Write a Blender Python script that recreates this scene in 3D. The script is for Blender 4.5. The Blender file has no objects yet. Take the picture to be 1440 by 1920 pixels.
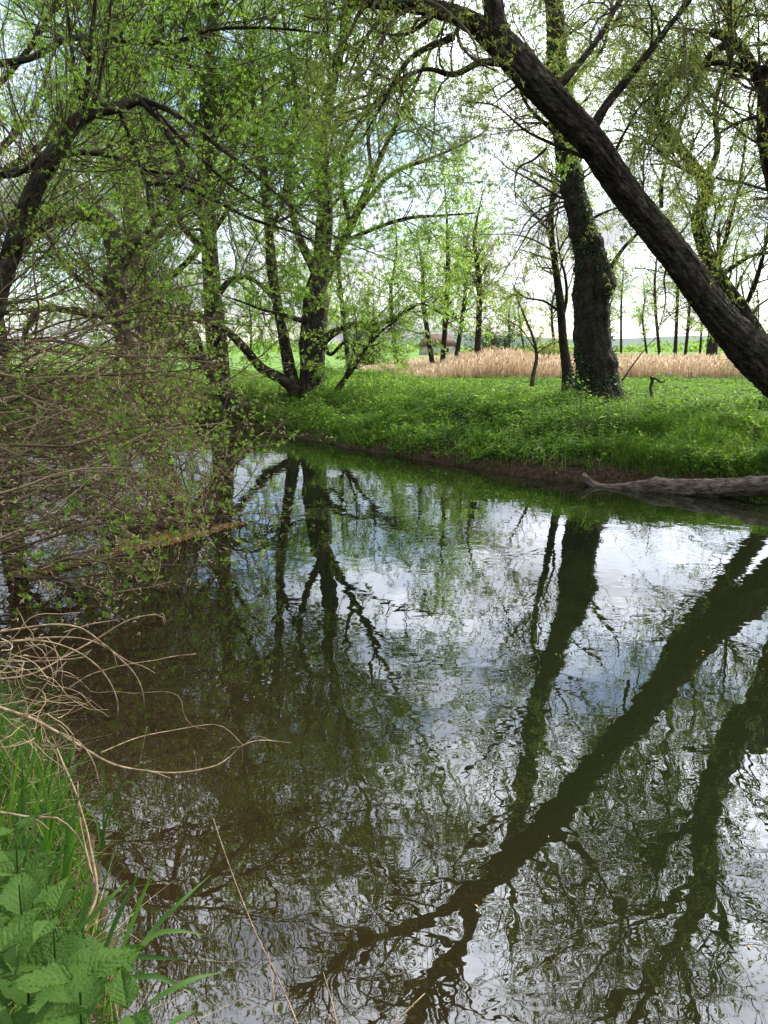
import bpy, math, random
import numpy as np
R = math.radians
S = bpy.context.scene
COL = S.collection
# ------------------------------------------------------------------ camera
CH = 2.1; PITCH = R(11.9); FPX = 1442.0
cam_d = bpy.data.cameras.new('camera'); cam = bpy.data.objects.new('camera', cam_d); COL.objects.link(cam)
cam.location = (0, 0, CH); cam.rotation_euler = (R(90) - PITCH, 0, 0)
cam_d.sensor_fit = 'VERTICAL'; cam_d.sensor_height = 34.6; cam_d.lens = 26.0
cam_d.clip_start = 0.05; cam_d.clip_end = 6000
S.camera = cam
# ------------------------------------------------------------------ sky
SUN_AZ, SUN_EL = R(48), R(40)                 # azimuth clockwise from the view direction (+y)
SUNV = (math.sin(SUN_AZ) * math.cos(SUN_EL), math.cos(SUN_AZ) * math.cos(SUN_EL), math.sin(SUN_EL))
W = bpy.data.worlds.new('World'); S.world = W; W.use_nodes = True
nt = W.node_tree; nt.nodes.clear()
def nd(nt, typ, **kw):
    n = nt.nodes.new(typ)
    for k, v in kw.items():
        if k in n.bl_rna.properties: setattr(n, k, v)
        else: n.inputs[k].default_value = v
    return n
sky = nd(nt, 'ShaderNodeTexSky', sky_type='NISHITA', sun_disc=False)
sky.sun_elevation = SUN_EL; sky.sun_rotation = SUN_AZ
sky.air_density = 1.0; sky.dust_density = 0.6
tc = nd(nt, 'ShaderNodeTexCoord')
mp = nd(nt, 'ShaderNodeMapping'); mp.inputs['Scale'].default_value = (1, 1, 2.6); mp.inputs['Location'].default_value = (3.1, 1.7, 0.4)
nz = nd(nt, 'ShaderNodeTexNoise'); nz.inputs['Scale'].default_value = 2.6; nz.inputs['Detail'].default_value = 9; nz.inputs['Roughness'].default_value = .58
rp = nd(nt, 'ShaderNodeValToRGB'); rp.color_ramp.elements[0].position = .36; rp.color_ramp.elements[1].position = .57
dotn = nd(nt, 'ShaderNodeVectorMath', operation='DOT_PRODUCT'); dotn.inputs[1].default_value = SUNV
mr = nd(nt, 'ShaderNodeMapRange'); mr.inputs['From Min'].default_value = .45; mr.inputs['From Max'].default_value = 1.0
mr.inputs['To Min'].default_value = 14.0; mr.inputs['To Max'].default_value = 50.0
nz2 = nd(nt, 'ShaderNodeTexNoise'); nz2.inputs['Scale'].default_value = 5; nz2.inputs['Detail'].default_value = 6
mr2 = nd(nt, 'ShaderNodeMapRange'); mr2.inputs['From Min'].default_value = .3; mr2.inputs['From Max'].default_value = .7
mr2.inputs['To Min'].default_value = .55; mr2.inputs['To Max'].default_value = 1.25
mul = nd(nt, 'ShaderNodeMath', operation='MULTIPLY')
cc = nd(nt, 'ShaderNodeVectorMath', operation='SCALE'); cc.inputs[0].default_value = (.94, .96, 1.0)
sk2 = nd(nt, 'ShaderNodeVectorMath', operation='SCALE'); sk2.inputs['Scale'].default_value = 2.0
mx = nd(nt, 'ShaderNodeMixRGB'); bg = nd(nt, 'ShaderNodeBackground', Strength=.11); wo = nd(nt, 'ShaderNodeOutputWorld')
L = nt.links.new
L(tc.outputs['Generated'], mp.inputs[0]); L(mp.outputs[0], nz.inputs['Vector']); L(mp.outputs[0], nz2.inputs['Vector'])
L(nz.outputs[0], rp.inputs[0]); L(tc.outputs['Generated'], dotn.inputs[0]); L(dotn.outputs['Value'], mr.inputs[0])
L(nz2.outputs[0], mr2.inputs[0]); L(mr.outputs[0], mul.inputs[0]); L(mr2.outputs[0], mul.inputs[1]); L(mul.outputs[0], cc.inputs['Scale'])
sxs = nd(nt, 'ShaderNodeSeparateXYZ'); L(tc.outputs['Generated'], sxs.inputs[0])
mps = nd(nt, 'ShaderNodeMapping'); mps.inputs['Scale'].default_value = (1.6, 1.6, 9); L(tc.outputs['Generated'], mps.inputs[0])
nz3 = nd(nt, 'ShaderNodeTexNoise'); nz3.inputs['Scale'].default_value = 2.2; nz3.inputs['Detail'].default_value = 7; L(mps.outputs[0], nz3.inputs['Vector'])
low = nd(nt, 'ShaderNodeMapRange'); low.inputs['From Min'].default_value = .10; low.inputs['From Max'].default_value = .48; low.inputs['To Min'].default_value = 1; low.inputs['To Max'].default_value = 0; L(sxs.outputs['Z'], low.inputs[0])
bnk = nd(nt, 'ShaderNodeMapRange'); bnk.inputs['From Min'].default_value = .40; bnk.inputs['From Max'].default_value = .58; bnk.inputs['To Min'].default_value = .15; bnk.inputs['To Max'].default_value = .60; L(nz3.outputs[0], bnk.inputs[0])
onem = nd(nt, 'ShaderNodeMixRGB'); onem.inputs[1].default_value = (1, 1, 1, 1); L(low.outputs[0], onem.inputs[0]); L(bnk.outputs[0], onem.inputs[2])
fm = nd(nt, 'ShaderNodeMixRGB', blend_type='MULTIPLY'); fm.inputs[0].default_value = 1
L(cc.outputs[0], fm.inputs[1]); L(onem.outputs[0], fm.inputs[2])
L(sky.outputs[0], sk2.inputs[0]); L(sk2.outputs[0], mx.inputs[1]); L(fm.outputs[0], mx.inputs[2]); L(rp.outputs[0], mx.inputs[0])
L(mx.outputs[0], bg.inputs[0]); L(bg.outputs[0], wo.inputs[0])
# ------------------------------------------------------------------ sun
sd = bpy.data.lights.new('sun', 'SUN'); sd.energy = 5.0; sd.angle = R(.6); sd.color = (1, .94, .84)
so = bpy.data.objects.new('sun', sd); COL.objects.link(so)
so.rotation_euler = (math.pi / 2 - SUN_EL, 0, math.pi - SUN_AZ); so.location = (20, 20, 30)
S.view_settings.view_transform = 'Standard'; S.view_settings.look = 'None'; S.view_settings.exposure = 0.34; S.view_settings.gamma = 1
S.cycles.use_denoising = True; S.cycles.max_bounces = 6; S.cycles.diffuse_bounces = 2; S.cycles.glossy_bounces = 2
S.cycles.transmission_bounces = 3; S.cycles.caustics_reflective = False; S.cycles.caustics_refractive = False
S.cycles.sample_clamp_indirect = 4

# ================================================================== helpers
rng = np.random.default_rng(7)
cp, sp = math.cos(PITCH), math.sin(PITCH)
def at(px, py, Y):
    a = (px - 720) / FPX; u = -(py - 960) / FPX
    f = cp + u * sp
    return np.array([a / f * Y, Y, CH + Y * (u * cp - sp) / f])
def ray_z(px, py, z=0.0):
    a = (px - 720) / FPX; u = -(py - 960) / FPX
    f = cp + u * sp; t = (z - CH) / ((u * cp - sp) / f)
    return np.array([a / f * t, t, z])
def nrm(v): return v / (np.linalg.norm(v, axis=-1, keepdims=True) + 1e-9)
_nk = rng.normal(size=(24, 2)); _np_ = rng.uniform(0, 6.28, 24)
def hn(x, y, sc=1.0, o=0):
    """smooth value in about -1..1 over the ground"""
    s = 0
    for i in range(8):
        k = _nk[(i + o) % 24] / sc * (1 + .35 * i)
        s = s + np.sin(k[0] * x + k[1] * y + _np_[(i * 3 + o) % 24]) / (1 + .3 * i)
    return s / 3.2
def link(o, parent=None):
    COL.objects.link(o)
    if parent is not None: o.parent = parent
    return o
def tag(o, label=None, cat=None, group=None, kind=None):
    if label: o['label'] = label
    if cat: o['category'] = cat
    if group: o['group'] = group
    if kind: o['kind'] = kind
    return o
def empty(name, loc, label, cat, group=None):
    o = bpy.data.objects.new(name, None); o.location = loc; o.empty_display_size = .2
    COL.objects.link(o); return tag(o, label, cat, group)
def mesh(name, V, F, mat, parent=None, smooth=False, rnd=None, bk=None, F3=None):
    """V (n,3) world space; F (m,4) quads; F3 optional triangles"""
    V = np.asarray(V, dtype=np.float32)
    if parent is not None: V = V - np.array(parent.location, dtype=np.float32)
    me = bpy.data.meshes.new(name)
    F = np.asarray(F, dtype=np.int32).reshape(-1, 4)
    n3 = 0 if F3 is None else len(F3)
    me.vertices.add(len(V)); me.vertices.foreach_set('co', V.ravel())
    loops = F.ravel(); starts = np.arange(len(F)) * 4; tot = np.full(len(F), 4)
    if n3:
        F3 = np.asarray(F3, dtype=np.int32)
        starts = np.concatenate([starts, len(loops) + np.arange(n3) * 3]); tot = np.concatenate([tot, np.full(n3, 3)])
        loops = np.concatenate([loops, F3.ravel()])
    me.loops.add(len(loops)); me.loops.foreach_set('vertex_index', loops.astype(np.int32))
    me.polygons.add(len(starts)); me.polygons.foreach_set('loop_start', starts.astype(np.int32))
    me.polygons.foreach_set('loop_total', tot.astype(np.int32))
    if smooth: me.polygons.foreach_set('use_smooth', np.ones(len(starts), dtype=bool))
    if rnd is not None:
        a = me.attributes.new('rnd', 'FLOAT', 'POINT'); a.data.foreach_set('value', np.asarray(rnd, dtype=np.float32))
    if bk is not None:
        a = me.attributes.new('bk', 'FLOAT_VECTOR', 'POINT'); a.data.foreach_set('vector', np.asarray(bk, dtype=np.float32).ravel())
    me.update(calc_edges=True); me.materials.append(mat)
    return link(bpy.data.objects.new(name, me), parent)
def cat_geo(parts):
    """join lists of dict(V,F,rnd,bk)"""
    V = np.concatenate([p['V'] for p in parts]); off = 0; Fs = []
    for p in parts: Fs.append(p['F'] + off); off += len(p['V'])
    out = {'V': V, 'F': np.concatenate(Fs)}
    for k in ('rnd', 'bk'):
        if all(k in p for p in parts): out[k] = np.concatenate([p[k] for p in parts])
    return out
def put(name, g, mat, parent=None, smooth=False):
    return mesh(name, g['V'], g['F'], mat, parent, smooth, g.get('rnd'), g.get('bk'))
def tubes(P, Rd, sides=4, cap=False):
    """P (N,K,3) Rd (N,K)"""
    N, K, _ = P.shape
    T = np.gradient(P, axis=1); T = nrm(T)
    ch = nrm(P[:, -1] - P[:, 0] + 1e-6)
    ref = np.where(np.abs(ch[:, 2:3]) < .8, np.array([[0, 0, 1.]]), np.array([[0, 1., 0]]))
    ref = nrm(np.cross(ch, ref))[:, None, :]
    U = nrm(ref - (ref * T).sum(-1, keepdims=True) * T); B = np.cross(T, U)
    th = np.arange(sides) / sides * 2 * np.pi
    ring = P[:, :, None, :] + Rd[:, :, None, None] * (U[:, :, None, :] * np.cos(th)[None, None, :, None] + B[:, :, None, :] * np.sin(th)[None, None, :, None])
    V = ring.reshape(-1, 3)
    i = np.arange(N)[:, None, None] * K * sides; k = np.arange(K - 1)[None, :, None] * sides; s = np.arange(sides)[None, None, :]; s2 = (s + 1) % sides
    F = np.stack([i + k + s, i + k + s2, i + k + sides + s2, i + k + sides + s], -1).reshape(-1, 4)
    rnd = np.repeat(rng.random(N), K * sides)
    return {'V': V, 'F': F, 'rnd': rnd}
def spline(pts, n):
    """pts (m,4) x y z r -> (n,4) Catmull-Rom by arc length"""
    p = np.asarray(pts, float)
    if len(p) == 2: p = np.array([p[0], (p[0] + p[1]) / 2, p[1]])
    q = np.vstack([2 * p[0] - p[1], p, 2 * p[-1] - p[-2]]); q[:, 3] = np.abs(q[:, 3])
    out = []
    for i in range(1, len(q) - 2):
        t = np.linspace(0, 1, 16, endpoint=False)[:, None]
        a, b, c, d = q[i - 1], q[i], q[i + 1], q[i + 2]
        out.append(.5 * ((2 * b) + (-a + c) * t + (2 * a - 5 * b + 4 * c - d) * t ** 2 + (-a + 3 * b - 3 * c + d) * t ** 3))
    out.append(q[-2][None]); out = np.vstack(out)
    s = np.concatenate([[0], np.cumsum(np.linalg.norm(np.diff(out[:, :3], axis=0), axis=1))])
    u = np.linspace(0, s[-1], n)
    r = np.stack([np.interp(u, s, out[:, j]) for j in range(4)], 1); r[:, 3] = np.maximum(r[:, 3], .0006)
    return r
def limb(pts, sides=20, ring=.06, rough=.10, knots=(), seed=0, wig=0.0, maxn=190):
    """one big woody tube with furrowed bark in its geometry"""
    pts = np.asarray(pts, float)
    ln = np.linalg.norm(np.diff(pts[:, :3], axis=0), axis=1).sum()
    n = int(np.clip(ln / ring, 8, maxn)); g = spline(pts, n); lr = np.random.default_rng(seed)
    P, r = g[:, :3].copy(), g[:, 3]
    s = np.linspace(0, ln, n)
    if wig:
        for k in range(3):
            f = lr.uniform(.5, 2.5); P += wig * r[:, None] * np.sin(f * s[:, None] * 2 + lr.uniform(0, 6, 3)) / (1 + k)
    T = nrm(np.gradient(P, axis=0)); ref = np.array([0, 1, 0.]) if abs(T[:, 1].mean()) < .8 else np.array([1., 0, 0])
    U = nrm(ref - (T @ ref)[:, None] * T); B = np.cross(T, U)
    th = np.arange(sides) / sides * 2 * np.pi
    TH, SS = np.meshgrid(th, s)
    d = np.zeros_like(TH)
    for k in range(5):
        m = lr.integers(1, 6); f = lr.uniform(.6, 3.0)
        d += np.sin(m * TH + f * SS + lr.uniform(0, 6)) * .35 / (1 + .4 * k)
    m1 = max(5, sides // 4)
    d += 1.0 * (np.abs(np.sin(m1 * .5 * TH * 2 / 2 + .8 * np.sin(2.2 * SS + TH) + 1.3 * SS)) - .5)
    d += lr.normal(0, .22, TH.shape)
    rr = r[:, None] * (1 + rough * d)
    for (sf, tf, amp, wd) in knots:            # swellings: at fraction sf, angle tf
        rr += r[:, None] * amp * np.exp(-((SS / ln - sf) / wd) ** 2) * (.45 + .55 * np.cos(TH - tf))
    V = (P[:, None] + rr[..., None] * (U[:, None] * np.cos(TH)[..., None] + B[:, None] * np.sin(TH)[..., None])).reshape(-1, 3)
    k = np.arange(n - 1)[:, None] * sides; a = np.arange(sides)[None]; b = (a + 1) % sides
    F = np.stack([k + a, k + b, k + sides + b, k + sides + a], -1).reshape(-1, 4)
    bk = np.stack([np.cos(TH) * r[:, None], np.sin(TH) * r[:, None], SS * .5], -1).reshape(-1, 3)
    # rounded cap ring
    V = np.vstack([V, P[-1] + T[-1] * r[-1] * .4, P[0] - T[0] * .01]); base = (n - 1) * sides; nt_ = n * sides
    aa = np.arange(sides); bb = (aa + 1) % sides
    F = np.vstack([F, np.stack([base + aa, base + bb, np.full(sides, nt_), np.full(sides, nt_)], -1)])
    F = F[:]; bk = np.vstack([bk, bk[-1], bk[0]])
    Fq = F[:-sides]; F3 = F[-sides:, :3]
    return {'V': V, 'F': Fq, 'F3': F3, 'bk': bk, 'rnd': np.full(len(V), lr.random())}
def put_limbs(name, gs, mat, parent):
    V, F, F3, bk, rn, off = [], [], [], [], [], 0
    for g in gs:
        V.append(g['V']); F.append(g['F'] + off); F3.append(g['F3'] + off); bk.append(g['bk']); rn.append(g['rnd']); off += len(g['V'])
    return mesh(name, np.concatenate(V), np.concatenate(F), mat, parent, True, np.concatenate(rn), np.concatenate(bk), np.concatenate(F3))
def grow(p0, d0, ln, K, wob, trop):
    N = len(p0); P = np.zeros((N, K, 3)); P[:, 0] = p0; d = nrm(d0); n = np.zeros((N, 3)); st = (ln / (K - 1))[:, None]
    tz = np.zeros((N, 3)); tz[:, 2] = trop
    for k in range(1, K):
        n = .55 * n + rng.normal(size=(N, 3)) * wob
        d = nrm(d + n + tz); P[:, k] = P[:, k - 1] + d * st
    return P
def spawn(par, n, t0, t1, ang, ln, lsd=.35, rf=.5, rmax=.05, rtip=.3, K=6, wob=.12, trop=.02, taper=.35, up=0.0, side=None):
    P, Rd = par; N, Kp, _ = P.shape
    L_ = np.linalg.norm(np.diff(P, axis=1), axis=2).sum(1)
    i = rng.choice(N, n, p=L_ / L_.sum()); t = rng.uniform(t0, t1, n) * (Kp - 1)
    k = np.minimum(t.astype(int), Kp - 2); f = (t - k)[:, None]
    p = P[i, k] * (1 - f) + P[i, k + 1] * f; T = nrm(P[i, k + 1] - P[i, k])
    r = Rd[i, k] * (1 - f[:, 0]) + Rd[i, k + 1] * f[:, 0]
    q = rng.normal(size=(n, 3)); q[:, 2] += up
    if side is not None: q += np.array(side)
    q = nrm(q - (q * T).sum(1, keepdims=True) * T)
    a = np.radians(rng.normal(ang, ang * .3, n))[:, None]
    d = T * np.cos(a) + q * np.sin(a)
    l = ln * np.exp(rng.normal(0, lsd, n)) * (1 - taper * t / (Kp - 1))
    r0 = np.minimum(r * rf, rmax)
    return grow(p, d, l, K, wob, trop), r0[:, None] * np.linspace(1, rtip, K)[None]
def leaves(tw, n, ln, wd, droop=.3, t0=.1, spread=.9, lsd=.25, out=.0):
    """n narrow leaves along the twigs"""
    P, _ = tw; N, K, _ = P.shape
    i = rng.integers(0, N, n); t = rng.uniform(t0, 1, n) * (K - 1); k = np.minimum(t.astype(int), K - 2); f = (t - k)[:, None]
    p = P[i, k] * (1 - f) + P[i, k + 1] * f; T = nrm(P[i, k + 1] - P[i, k])
    d = nrm(T * .6 + rng.normal(size=(n, 3)) * spread + np.array([0, 0, -droop]))
    l = (ln * np.exp(rng.normal(0, lsd, n)))[:, None]; w = l * (wd / ln) * .5
    s = nrm(np.cross(d, rng.normal(size=(n, 3)))); nn = np.cross(d, s)
    p = p + rng.normal(size=(n, 3)) * out
    V = np.stack([p, p + d * l * .42 + s * w + nn * l * .05, p + d * l - np.array([0, 0, 1]) * l * .08, p + d * l * .42 - s * w + nn * l * .05], 1)
    F = np.arange(n * 4).reshape(-1, 4)
    return {'V': V.reshape(-1, 3), 'F': F, 'rnd': np.repeat(np.clip(rng.random(n) * .7 + .3 * rng.random(N)[i], 0, 1), 4)}
def rosettes(tw, n, m, ln, wd, t0=.2, upb=.4):
    """n bursts of m narrow leaves"""
    P, _ = tw; N, K, _ = P.shape
    i = rng.integers(0, N, n); t = rng.uniform(t0, 1, n) * (K - 1); k = np.minimum(t.astype(int), K - 2); f = (t - k)[:, None]
    p = P[i, k] * (1 - f) + P[i, k + 1] * f; T = nrm(P[i, k + 1] - P[i, k] + np.array([0, 0, upb * .1]))
    p = np.repeat(p, m, 0); T = np.repeat(T, m, 0); N2 = n * m
    q = rng.normal(size=(N2, 3)); q = nrm(q - (q * T).sum(1, keepdims=True) * T)
    a = rng.uniform(.3, 1.2, N2)[:, None]; d = nrm(T * np.cos(a) + q * np.sin(a) + np.array([0, 0, upb * .5]))
    l = (ln * rng.uniform(.55, 1.15, N2))[:, None]; w = l * wd / ln * .5; s = nrm(np.cross(d, rng.normal(size=(N2, 3)))); nn = np.cross(d, s)
    V = np.stack([p, p + d * l * .45 + s * w, p + d * l + nn * l * .1, p + d * l * .45 - s * w], 1)
    return {'V': V.reshape(-1, 3), 'F': np.arange(N2 * 4).reshape(-1, 4), 'rnd': np.repeat(np.repeat(rng.random(n), m) * .6 + rng.random(N2) * .4, 4)}
def stack_guides(gs, K=24):
    A = [spline(g, K) for g in gs]
    return np.stack([a[:, :3] for a in A]), np.stack([a[:, 3] for a in A])
def join_br(*bs):
    return bs
def G(*pts):
    """pixel guides (px, py, Y, r) to world"""
    return [np.append(at(a, b, c), d) for a, b, c, d in pts]
# ================================================================== materials
def mat_base(name):
    m = bpy.data.materials.new(name); m.use_nodes = True; t = m.node_tree; t.nodes.clear()
    return m, t, nd(t, 'ShaderNodeOutputMaterial')
def ramp(t, stops):
    r = nd(t, 'ShaderNodeValToRGB'); e = r.color_ramp.elements
    e[0].position, e[0].color = stops[0][0], (*stops[0][1], 1); e[1].position, e[1].color = stops[-1][0], (*stops[-1][1], 1)
    for p_, c_ in stops[1:-1]: x = e.new(p_); x.color = (*c_, 1)
    return r
def leaf_mat(name, cols, trans=.45, rough=.5, spec=.4, veins=False):
    m, t, o = mat_base(name); a = nd(t, 'ShaderNodeAttribute', attribute_name='rnd'); r = ramp(t, cols)
    t.links.new(a.outputs['Fac'], r.inputs[0])
    p = nd(t, 'ShaderNodeBsdfPrincipled'); p.inputs['Roughness'].default_value = rough; p.inputs['Specular IOR Level'].default_value = spec
    tr = nd(t, 'ShaderNodeBsdfTranslucent'); mx_ = nd(t, 'ShaderNodeMixShader'); mx_.inputs[0].default_value = trans
    hs = nd(t, 'ShaderNodeHueSaturation'); hs.inputs['Hue'].default_value = .488; hs.inputs['Saturation'].default_value = 1.12; hs.inputs['Value'].default_value = 2.7
    t.links.new(r.outputs[0], p.inputs['Base Color']); t.links.new(r.outputs[0], hs.inputs['Color']); t.links.new(hs.outputs[0], tr.inputs['Color'])
    t.links.new(p.outputs[0], mx_.inputs[1]); t.links.new(tr.outputs[0], mx_.inputs[2]); t.links.new(mx_.outputs[0], o.inputs[0])
    return m
def twig_mat(name, cols, rough=.8):
    m, t, o = mat_base(name); a = nd(t, 'ShaderNodeAttribute', attribute_name='rnd'); r = ramp(t, cols); p = nd(t, 'ShaderNodeBsdfPrincipled')
    p.inputs['Roughness'].default_value = rough; p.inputs['Specular IOR Level'].default_value = .25
    t.links.new(a.outputs['Fac'], r.inputs[0]); t.links.new(r.outputs[0], p.inputs['Base Color']); t.links.new(p.outputs[0], o.inputs[0]); return m
def bark_mat(name, dark, mid, light, scale=9, bump=.6, moss=None, dist=.03):
    m, t, o = mat_base(name); a = nd(t, 'ShaderNodeAttribute', attribute_name='bk')
    n1 = nd(t, 'ShaderNodeTexNoise'); n1.inputs['Scale'].default_value = scale; n1.inputs['Detail'].default_value = 8; n1.inputs['Distortion'].default_value = .6
    vo = nd(t, 'ShaderNodeTexVoronoi', feature='DISTANCE_TO_EDGE'); vo.inputs['Scale'].default_value = scale * 1.6
    n2 = nd(t, 'ShaderNodeTexNoise'); n2.inputs['Scale'].default_value = scale * .25; n2.inputs['Detail'].default_value = 4
    ad = nd(t, 'ShaderNodeVectorMath', operation='MULTIPLY_ADD'); ad.inputs[1].default_value = (.12, .12, .12)
    t.links.new(n1.outputs['Color'], ad.inputs[0]); t.links.new(a.outputs['Vector'], ad.inputs[2]); t.links.new(ad.outputs[0], vo.inputs['Vector'])
    for n in (n1, n2): t.links.new(a.outputs['Vector'], n.inputs['Vector'])
    r = ramp(t, [(.3, dark), (.5, mid), (.75, light)]); t.links.new(n1.outputs[0], r.inputs[0])
    p = nd(t, 'ShaderNodeBsdfPrincipled'); p.inputs['Roughness'].default_value = .9; p.inputs['Specular IOR Level'].default_value = .2
    mm = nd(t, 'ShaderNodeMixRGB'); mm.inputs[2].default_value = (*(moss or mid), 1)
    r2 = ramp(t, [(.5, (0, 0, 0)), (.66, (.7, .7, .7))]); t.links.new(n2.outputs[0], r2.inputs[0]); t.links.new(r2.outputs[0], mm.inputs[0]); t.links.new(r.outputs[0], mm.inputs[1])
    t.links.new(mm.outputs[0], p.inputs['Base Color'])
    ml = nd(t, 'ShaderNodeMath', operation='MULTIPLY_ADD'); ml.inputs[1].default_value = 1.6; t.links.new(vo.outputs['Distance'], ml.inputs[0]); t.links.new(n1.outputs[0], ml.inputs[2])
    b = nd(t, 'ShaderNodeBump'); b.inputs['Strength'].default_value = bump; b.inputs['Distance'].default_value = dist * 1.8
    t.links.new(ml.outputs[0], b.inputs['Height']); t.links.new(b.outputs[0], p.inputs['Normal']); t.links.new(p.outputs[0], o.inputs[0]); return m
M_willow = leaf_mat('willow_leaf', [(0, (.07, .115, .03)), (.5, (.112, .185, .040)), (1, (.195, .275, .072))], .62)
M_fresh = leaf_mat('fresh_willow_leaf', [(0, (.08, .14, .03)), (.5, (.128, .22, .042)), (1, (.21, .31, .072))], .62)
M_yell = leaf_mat('yellowish_leaf', [(0, (.08, .12, .025)), (.6, (.15, .19, .05)), (1, (.25, .27, .08))], .5)
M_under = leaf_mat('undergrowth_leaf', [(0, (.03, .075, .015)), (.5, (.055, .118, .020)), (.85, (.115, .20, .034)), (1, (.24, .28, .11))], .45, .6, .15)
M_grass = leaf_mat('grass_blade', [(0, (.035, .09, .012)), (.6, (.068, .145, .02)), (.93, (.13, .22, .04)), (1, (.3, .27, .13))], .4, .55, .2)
M_bankgrass_shade = leaf_mat('bank_grass_blade_shade_tint', [(0, (.018, .05, .008)), (.6, (.04, .10, .014)), (.93, (.08, .16, .02)), (1, (.25, .2, .1))], .35, .55, .2)  # darker copy of the grass, overhead tree shade put into its colour
M_reed = leaf_mat('dry_reed', [(0, (.22, .16, .105)), (.5, (.36, .285, .19)), (1, (.52, .44, .32))], .3, .8, .1)
M_nettle = leaf_mat('nettle_leaf', [(0, (.018, .052, .006)), (1, (.048, .10, .016))], .25, .65, .12)
t = M_nettle.node_tree; pb = [n for n in t.nodes if n.type == 'BSDF_PRINCIPLED'][0]; gq = nd(t, 'ShaderNodeNewGeometry'); vv = nd(t, 'ShaderNodeTexVoronoi'); vv.inputs['Scale'].default_value = 260
bq = nd(t, 'ShaderNodeBump'); bq.inputs['Strength'].default_value = .7; bq.inputs['Distance'].default_value = .0015; t.links.new(gq.outputs['Position'], vv.inputs['Vector']); t.links.new(vv.outputs['Distance'], bq.inputs['Height']); t.links.new(bq.outputs[0], pb.inputs['Normal'])
M_ivy = leaf_mat('ivy_leaf', [(0, (.012, .026, .008)), (.8, (.03, .06, .014)), (1, (.09, .16, .03))], .25, .45, .3)
M_catkin = twig_mat('catkin_fluff', [(0, (.32, .22, .12)), (1, (.55, .43, .28))], .95)
M_litter = twig_mat('litter', [(0, (.10, .05, .02)), (.5, (.30, .19, .06)), (1, (.48, .33, .12))], .9)
M_dirtlit = twig_mat('bank_litter', [(0, (.05, .03, .015)), (.6, (.12, .075, .035)), (1, (.28, .2, .08))], .9)
M_twig = twig_mat('twig_bark', [(0, (.045, .032, .02)), (1, (.12, .085, .05))])
M_twigg = twig_mat('green_brown_twig', [(0, (.05, .045, .022)), (1, (.13, .11, .055))])
M_bushtwig = twig_mat('bush_twig', [(0, (.045, .03, .015)), (.5, (.14, .095, .05)), (1, (.36, .26, .155))])
M_dry = twig_mat('dry_stem', [(0, (.24, .16, .09)), (1, (.42, .31, .20))], .8)
M_bark = bark_mat('willow_bark', (.010, .007, .005), (.04, .029, .021), (.15, .118, .09), 10, .9, (.05, .055, .025))
M_darkbark = bark_mat('dark_bark', (.012, .010, .007), (.035, .027, .02), (.075, .06, .045), 9, .9, (.025, .035, .012))
M_thin = bark_mat('thin_bark', (.04, .03, .02), (.085, .065, .045), (.15, .12, .085), 16, .5, (.06, .07, .03), .01)
M_stalk = bark_mat('dead_stalk', (.10, .065, .035), (.27, .19, .115), (.46, .36, .25), 55, .6, (.20, .14, .09), .002)
M_log = bark_mat('bare_wood', (.035, .025, .018), (.13, .10, .075), (.26, .21, .165), 14, .9, (.07, .06, .04), .02)
# ground
M_ground, t, o = mat_base('ground_soil')
tcn = nd(t, 'ShaderNodeNewGeometry'); sx = nd(t, 'ShaderNodeSeparateXYZ'); t.links.new(tcn.outputs['Position'], sx.inputs[0])
n1 = nd(t, 'ShaderNodeTexNoise'); n1.inputs['Scale'].default_value = 1.2; n1.inputs['Detail'].default_value = 8; t.links.new(tcn.outputs['Position'], n1.inputs['Vector'])
nf = nd(t, 'ShaderNodeTexNoise'); nf.inputs['Scale'].default_value = 18; nf.inputs['Detail'].default_value = 8; t.links.new(tcn.outputs['Position'], nf.inputs['Vector'])
rg = ramp(t, [(.3, (.015, .025, .008)), (.6, (.03, .05, .014)), (.8, (.05, .075, .02))]); t.links.new(n1.outputs[0], rg.inputs[0])
rd = ramp(t, [(.3, (.022, .014, .009)), (.55, (.055, .036, .022)), (.75, (.11, .08, .045))]); t.links.new(nf.outputs[0], rd.inputs[0])
zz = nd(t, 'ShaderNodeMapRange'); zz.inputs['From Min'].default_value = .2; zz.inputs['From Max'].default_value = .4; t.links.new(sx.outputs['Z'], zz.inputs[0])
m1 = nd(t, 'ShaderNodeMixRGB'); t.links.new(zz.outputs[0], m1.inputs[0]); t.links.new(rd.outputs[0], m1.inputs[1]); t.links.new(rg.outputs[0], m1.inputs[2])
p = nd(t, 'ShaderNodeBsdfPrincipled'); p.inputs['Roughness'].default_value = .95; p.inputs['Specular IOR Level'].default_value = .1
bb = nd(t, 'ShaderNodeBump'); bb.inputs['Strength'].default_value = .8; bb.inputs['Distance'].default_value = .06; t.links.new(nf.outputs[0], bb.inputs['Height']); t.links.new(bb.outputs[0], p.inputs['Normal'])
# field tint beyond
yy = nd(t, 'ShaderNodeMapRange'); yy.inputs['From Min'].default_value = 30; yy.inputs['From Max'].default_value = 44; t.links.new(sx.outputs['Y'], yy.inputs[0])
m2 = nd(t, 'ShaderNodeMixRGB'); m2.inputs[2].default_value = (.13, .24, .05, 1); t.links.new(yy.outputs[0], m2.inputs[0]); t.links.new(m1.outputs[0], m2.inputs[1])
t.links.new(m2.outputs[0], p.inputs['Base Color']); t.links.new(p.outputs[0], o.inputs[0])
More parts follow.
